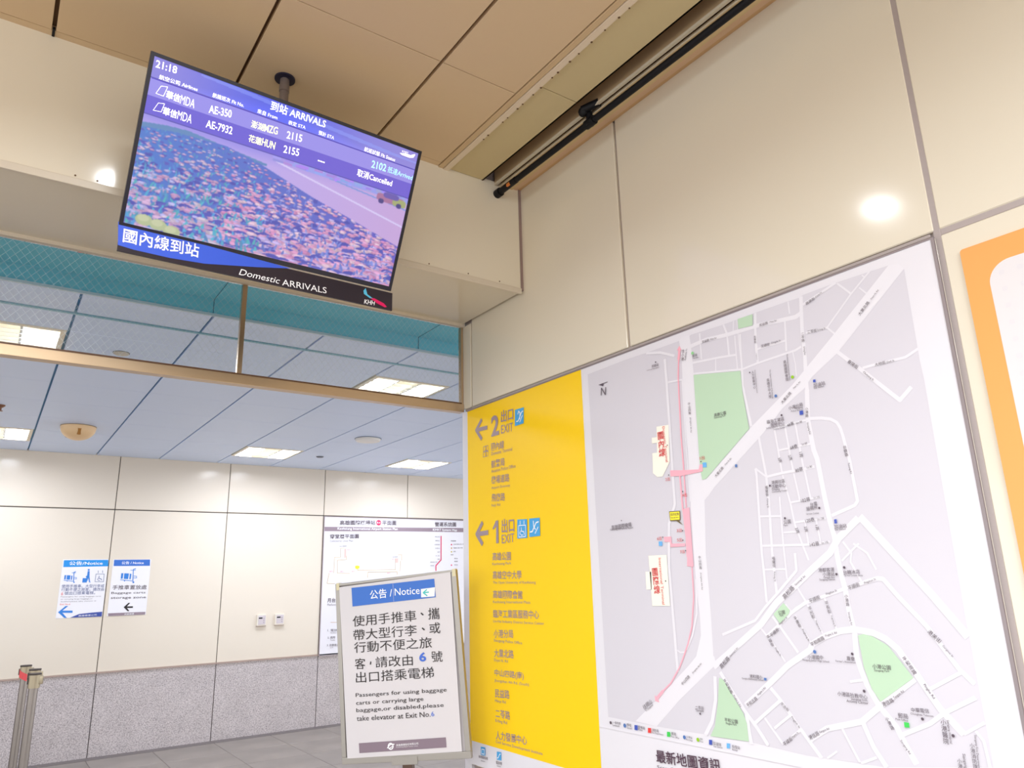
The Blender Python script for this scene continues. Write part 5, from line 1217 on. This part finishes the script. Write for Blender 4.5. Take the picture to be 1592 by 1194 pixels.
bm = bmesh.new(); rrect(bm, .052, .948, .052, 1.497, .052, .0035); done('poster_field', bm, mat('poster_white', (224, 220, 221), .35), op)
bm = bmesh.new()
random.seed(9)
for i in range(22):
    for j in range(34):
        x = .075+i*.04; y = .075+j*.042
        rrect(bm, x, x+.012, y, y+.012, .003, .0038, 2)
done('dot_pattern', bm, mat('poster_dots', (221, 217, 220), .35), op)['kind'] = 'stuff'

# ---- station plan board on the hall's back wall
sp_ = thing('station_plan_board', None, 'white station plan and system map board on the far wall', 'map', M=frameM((3.44, YB, .78), (1, 0, 0), (0, 0, 1)))
board = box('board', 0, 2.33, .004, 1.648, 0, .012, mat('plan_paper', (232, 230, 236), .3), sp_)
bm = bmesh.new()
for a, b, c, d in ((-.008, 2.338, 1.648, 1.656), (-.008, 0, 0, 1.648), (-.008, 2.338, -.004, .004)): addbox(bm, a, b, c, d, 0, .016)
done('board_frame', bm, mat('frame_mauve', (170, 156, 160), .4, .3), sp_)
art(ART_PLAN, board, base=.0124, lay=.0006)
# ---- notice posters
for nm, elems, x0, w_, h_, lab in (('notice_poster', ART_POSTER_A, .668, .415, .580, 'white notice with trolley, traveller and wheelchair symbols, bright blue header'),
                              ('notice_poster', ART_POSTER_B, 1.128, .368, .577, 'white baggage carts storage zone notice with black arrow and brown footer')):
    p = thing(nm, None, lab, 'poster', M=frameM((x0, YB, 1.342), (1, 0, 0), (0, 0, 1)))
    paper = box('paper', 0, w_, 0, h_, 0, .003, mat('poster_paper', (240, 238, 242), .4), p)
    art(elems, paper, base=.0032, lay=.0006)
# ---- wall controls
for x0, lab, k in ((2.672, 'small white wall control with dark display, left of two', 0), (2.882, 'small white wall control with dark display, right of two', 1)):
    p = thing('wall_controller', None, lab, 'thermostat', M=frameM((x0, YB, 1.165), (1, 0, 0), (0, 0, 1)))
    box('housing', 0, .108, 0, .122, 0, .022, mat('control_white', (230, 222, 208), .4), p, .003)
    box('cover_plate', .016, .098, .014, .112, .021, .025, mat('control_grey', (208, 198, 202), .4), p, .001)
    box('display', .020, .062, .078, .092, .0245, .0262, BLACK, p)
    for q in range(3): box('button', .072, .084, .03+q*.022, .042+q*.022, .0245, .0265, mat('control_btn', (176, 166, 170), .5), p)
    box('lower_lip', -.002, .106, -.006, .002, 0, .026, mat('control_lip', (170, 152, 140), .5), p)

# ---- notice on a pole stand
M = frameM(*STAND_FRAME[:3]); SW, SH = STAND_FRAME[3:]
base = (M @ Vector((SW*.52, 0, -.03)))
st = thing('notice_stand', None, 'silver-framed notice board on a pole stand before the station plan', 'sign stand', M=M)
FR = mat('stand_frame', (164, 160, 154), .35, .5)
bm = bmesh.new(); fb = -.028
for a, b, c, d in ((0, SW, fb, .0), (0, SW, SH-.012, SH), (0, .022, 0, SH-.012), (SW-.024, SW, 0, SH-.012)): addbox(bm, a, b, c, d, -.022, .002, .002)
done('frame', bm, FR, st)
box('back_panel', .01, SW-.01, fb+.005, SH-.005, -.018, -.012, mat('stand_back', (206, 200, 200), .5), st)
# slightly wavy printed sheet in a clear sleeve
bm = bmesh.new(); n1, n2 = 24, 30; vv = []
for j in range(n2+1):
    row = []
    for i in range(n1+1):
        a, b = i/n1, j/n2
        tl = Vector((.022, .7367)); tr = Vector((.5946, .7438)); br = Vector((.5814, .0016)); bl = Vector((.029, -.0038))
        p = (bl*(1-a)+br*a)*(1-b)+(tl*(1-a)+tr*a)*b
        row.append(bm.verts.new((p.x, p.y, .0034+.0009*math.sin(a*9)*math.sin(b*7))))
    vv.append(row)
for j in range(n2):
    for i in range(n1): bm.faces.new([vv[j][i], vv[j][i+1], vv[j+1][i+1], vv[j+1][i]])
sheet = done('printed_sheet', bm, mat('notice_paper', (212, 208, 211), .32, spec=.5), st, True)
art(ART_STAND, sheet, base=.0044, lay=.0004)
box('bottom_clip', SW*.40, SW*.60, fb-.012, fb+.02, 0, .006, FR, st, .001)
box('pole_clamp', SW*.48, SW*.55, fb-.05, fb-.008, -.03, .004, mat('clamp_brown', (96, 76, 66), .35, .6), st, .003)
for xx in (.006, SW-.018): box('corner_cap', xx, xx+.016, SH-.03, SH+.003, -.023, .004, mat('corner_cap', (214, 206, 170), .4), st, .002)
Mi = M.inverted()
pb = M @ Vector((SW*.515, fb-.03, -.012)); 
cyl('pole', Mi @ Vector((pb.x, pb.y, .03)), Mi @ pb, .016, STEEL, st)
cyl('base_plate', Mi @ Vector((pb.x, pb.y, 0.0005)), Mi @ Vector((pb.x, pb.y, .02)), .19, STEEL, st, 36)

# ---- queue barrier posts
def stanchion(x, y, rz, label, red):
    t = thing('stanchion', (x, y, 0), label, 'barrier post'); t.rotation_euler = (0, 0, rz)
    lathe('base', [(0, 0), (.17, 0), (.17, .012), (.15, .024), (.05, .034), (0, .034)], STEEL, t)
    cyl('post', (0, 0, .03), (0, 0, .93), .0315, STEEL, t)
    bm = bmesh.new(); addcyl(bm, (0, 0, .89), (0, 0, .985), .042, 24); addbox(bm, .02, .058, -.024, .024, .915, .975, .006)
    done('belt_head', bm, mat('head_champagne', (172, 160, 136), .35, .6), t, True)
    cyl('cap', (0, 0, .985), (0, 0, .997), .044, mat('cap_brown', (64, 54, 50), .5), t)
    box('belt_slot', -.046, -.038, -.02, .02, .92, .97, MATS['cap_brown'], t)
    if red:
        bm = bmesh.new()
        pr_ = []
        for k in range(9):
            a = math.radians(200+k*15); pr_.append((.0432*math.cos(a), .0432*math.sin(a)))
        for (a, b) in zip(pr_, pr_[1:]):
            i = pr_.index(a); z0 = .965-.006*i
            bm.faces.new([bm.verts.new((a[0], a[1], z0-.05)), bm.verts.new((b[0], b[1], z0-.056)), bm.verts.new((b[0], b[1], z0)), bm.verts.new((a[0], a[1], z0+.006))])
        done('red_tape', bm, mat('red_tape', (240, 88, 92), .5), t)
    return t
stanchion(.419, 7.95, -.5, 'steel barrier post with red tape round its head', True)
stanchion(.442, 7.10, -.2, 'steel barrier post standing nearest, plain champagne head', False)
stanchion(.462, 7.50, .6, 'steel barrier post mostly hidden behind the nearest post', False)

# ---- hall ceiling fittings
t = thing('dome_detector', (.541, 7.45, ZH), 'peach half-dome detector hanging under the blue ceiling', 'detector')
prof = [(.140*math.cos(a), -.012-.112*math.sin(a)) for a in [math.radians(x) for x in range(0, 91, 9)]]; prof[-1] = (0, prof[-1][1])
lathe('dome', [(.140, -.004)]+prof, mat('peach_plastic', (240, 205, 158), .4), t)
cyl('mounting_ring', (0, 0, -.006), (0, 0, 0), .142, mat('ring_brown', (150, 130, 110), .6), t, 32)
bm = bmesh.new(); addcyl(bm, (.0, -.127, -.034), (.0, -.098, -.084), .017, 12); done('sensor_window', bm, mat('amber_window', (176, 120, 50), .3), t, True)
t = thing('ceiling_speaker', (3.03, 6.81, ZH), 'round white ceiling disc between the two far lamps', 'speaker')
lathe('cover', [(.128, 0), (.128, -.012), (.118, -.026), (.06, -.036), (0, -.038)], WHITE, t)
cyl('rim', (0, 0, -.004), (0, 0, 0), .134, mat('rim_blue', (90, 110, 140), .5), t, 32)
for x, y, r, lab in ((.533, 4.92, .045, 'small round cream ceiling disc seen through the wired glass'), (.532, 7.99, .05, 'small flat ceiling disc just behind the peach dome'), (2.997, 8.05, .04, 'small dark ceiling disc right of the lamp above the wall controls')):
    t = thing('ceiling_disc', (x, y, ZH), lab, 'ceiling fitting')
    lathe('plate', [(r, 0), (r, -.006), (r*.8, -.011), (0, -.012)], mat('disc_cream', (206, 198, 184), .45) if y < 5 else mat('disc_slate', (120, 124, 140), .5), t)
    cyl('rim', (0, 0, -.003), (0, 0, 0), r*1.06, mat('rim_dark', (70, 66, 70), .5), t, 24)
t = thing('sprinkler', (-.045, 6.83, ZH), 'small brown sprinkler head at the left edge of the blue ceiling', 'sprinkler')
lathe('rosette', [(.03, 0), (.03, -.006), (.014, -.02), (0, -.02)], mat('sprinkler_brown', (140, 100, 80), .35, .5), t)
cyl('nozzle', (0, 0, -.02), (0, 0, -.045), .008, MATS['sprinkler_brown'], t); cyl('deflector', (0, 0, -.045), (0, 0, -.048), .018, MATS['sprinkler_brown'], t)
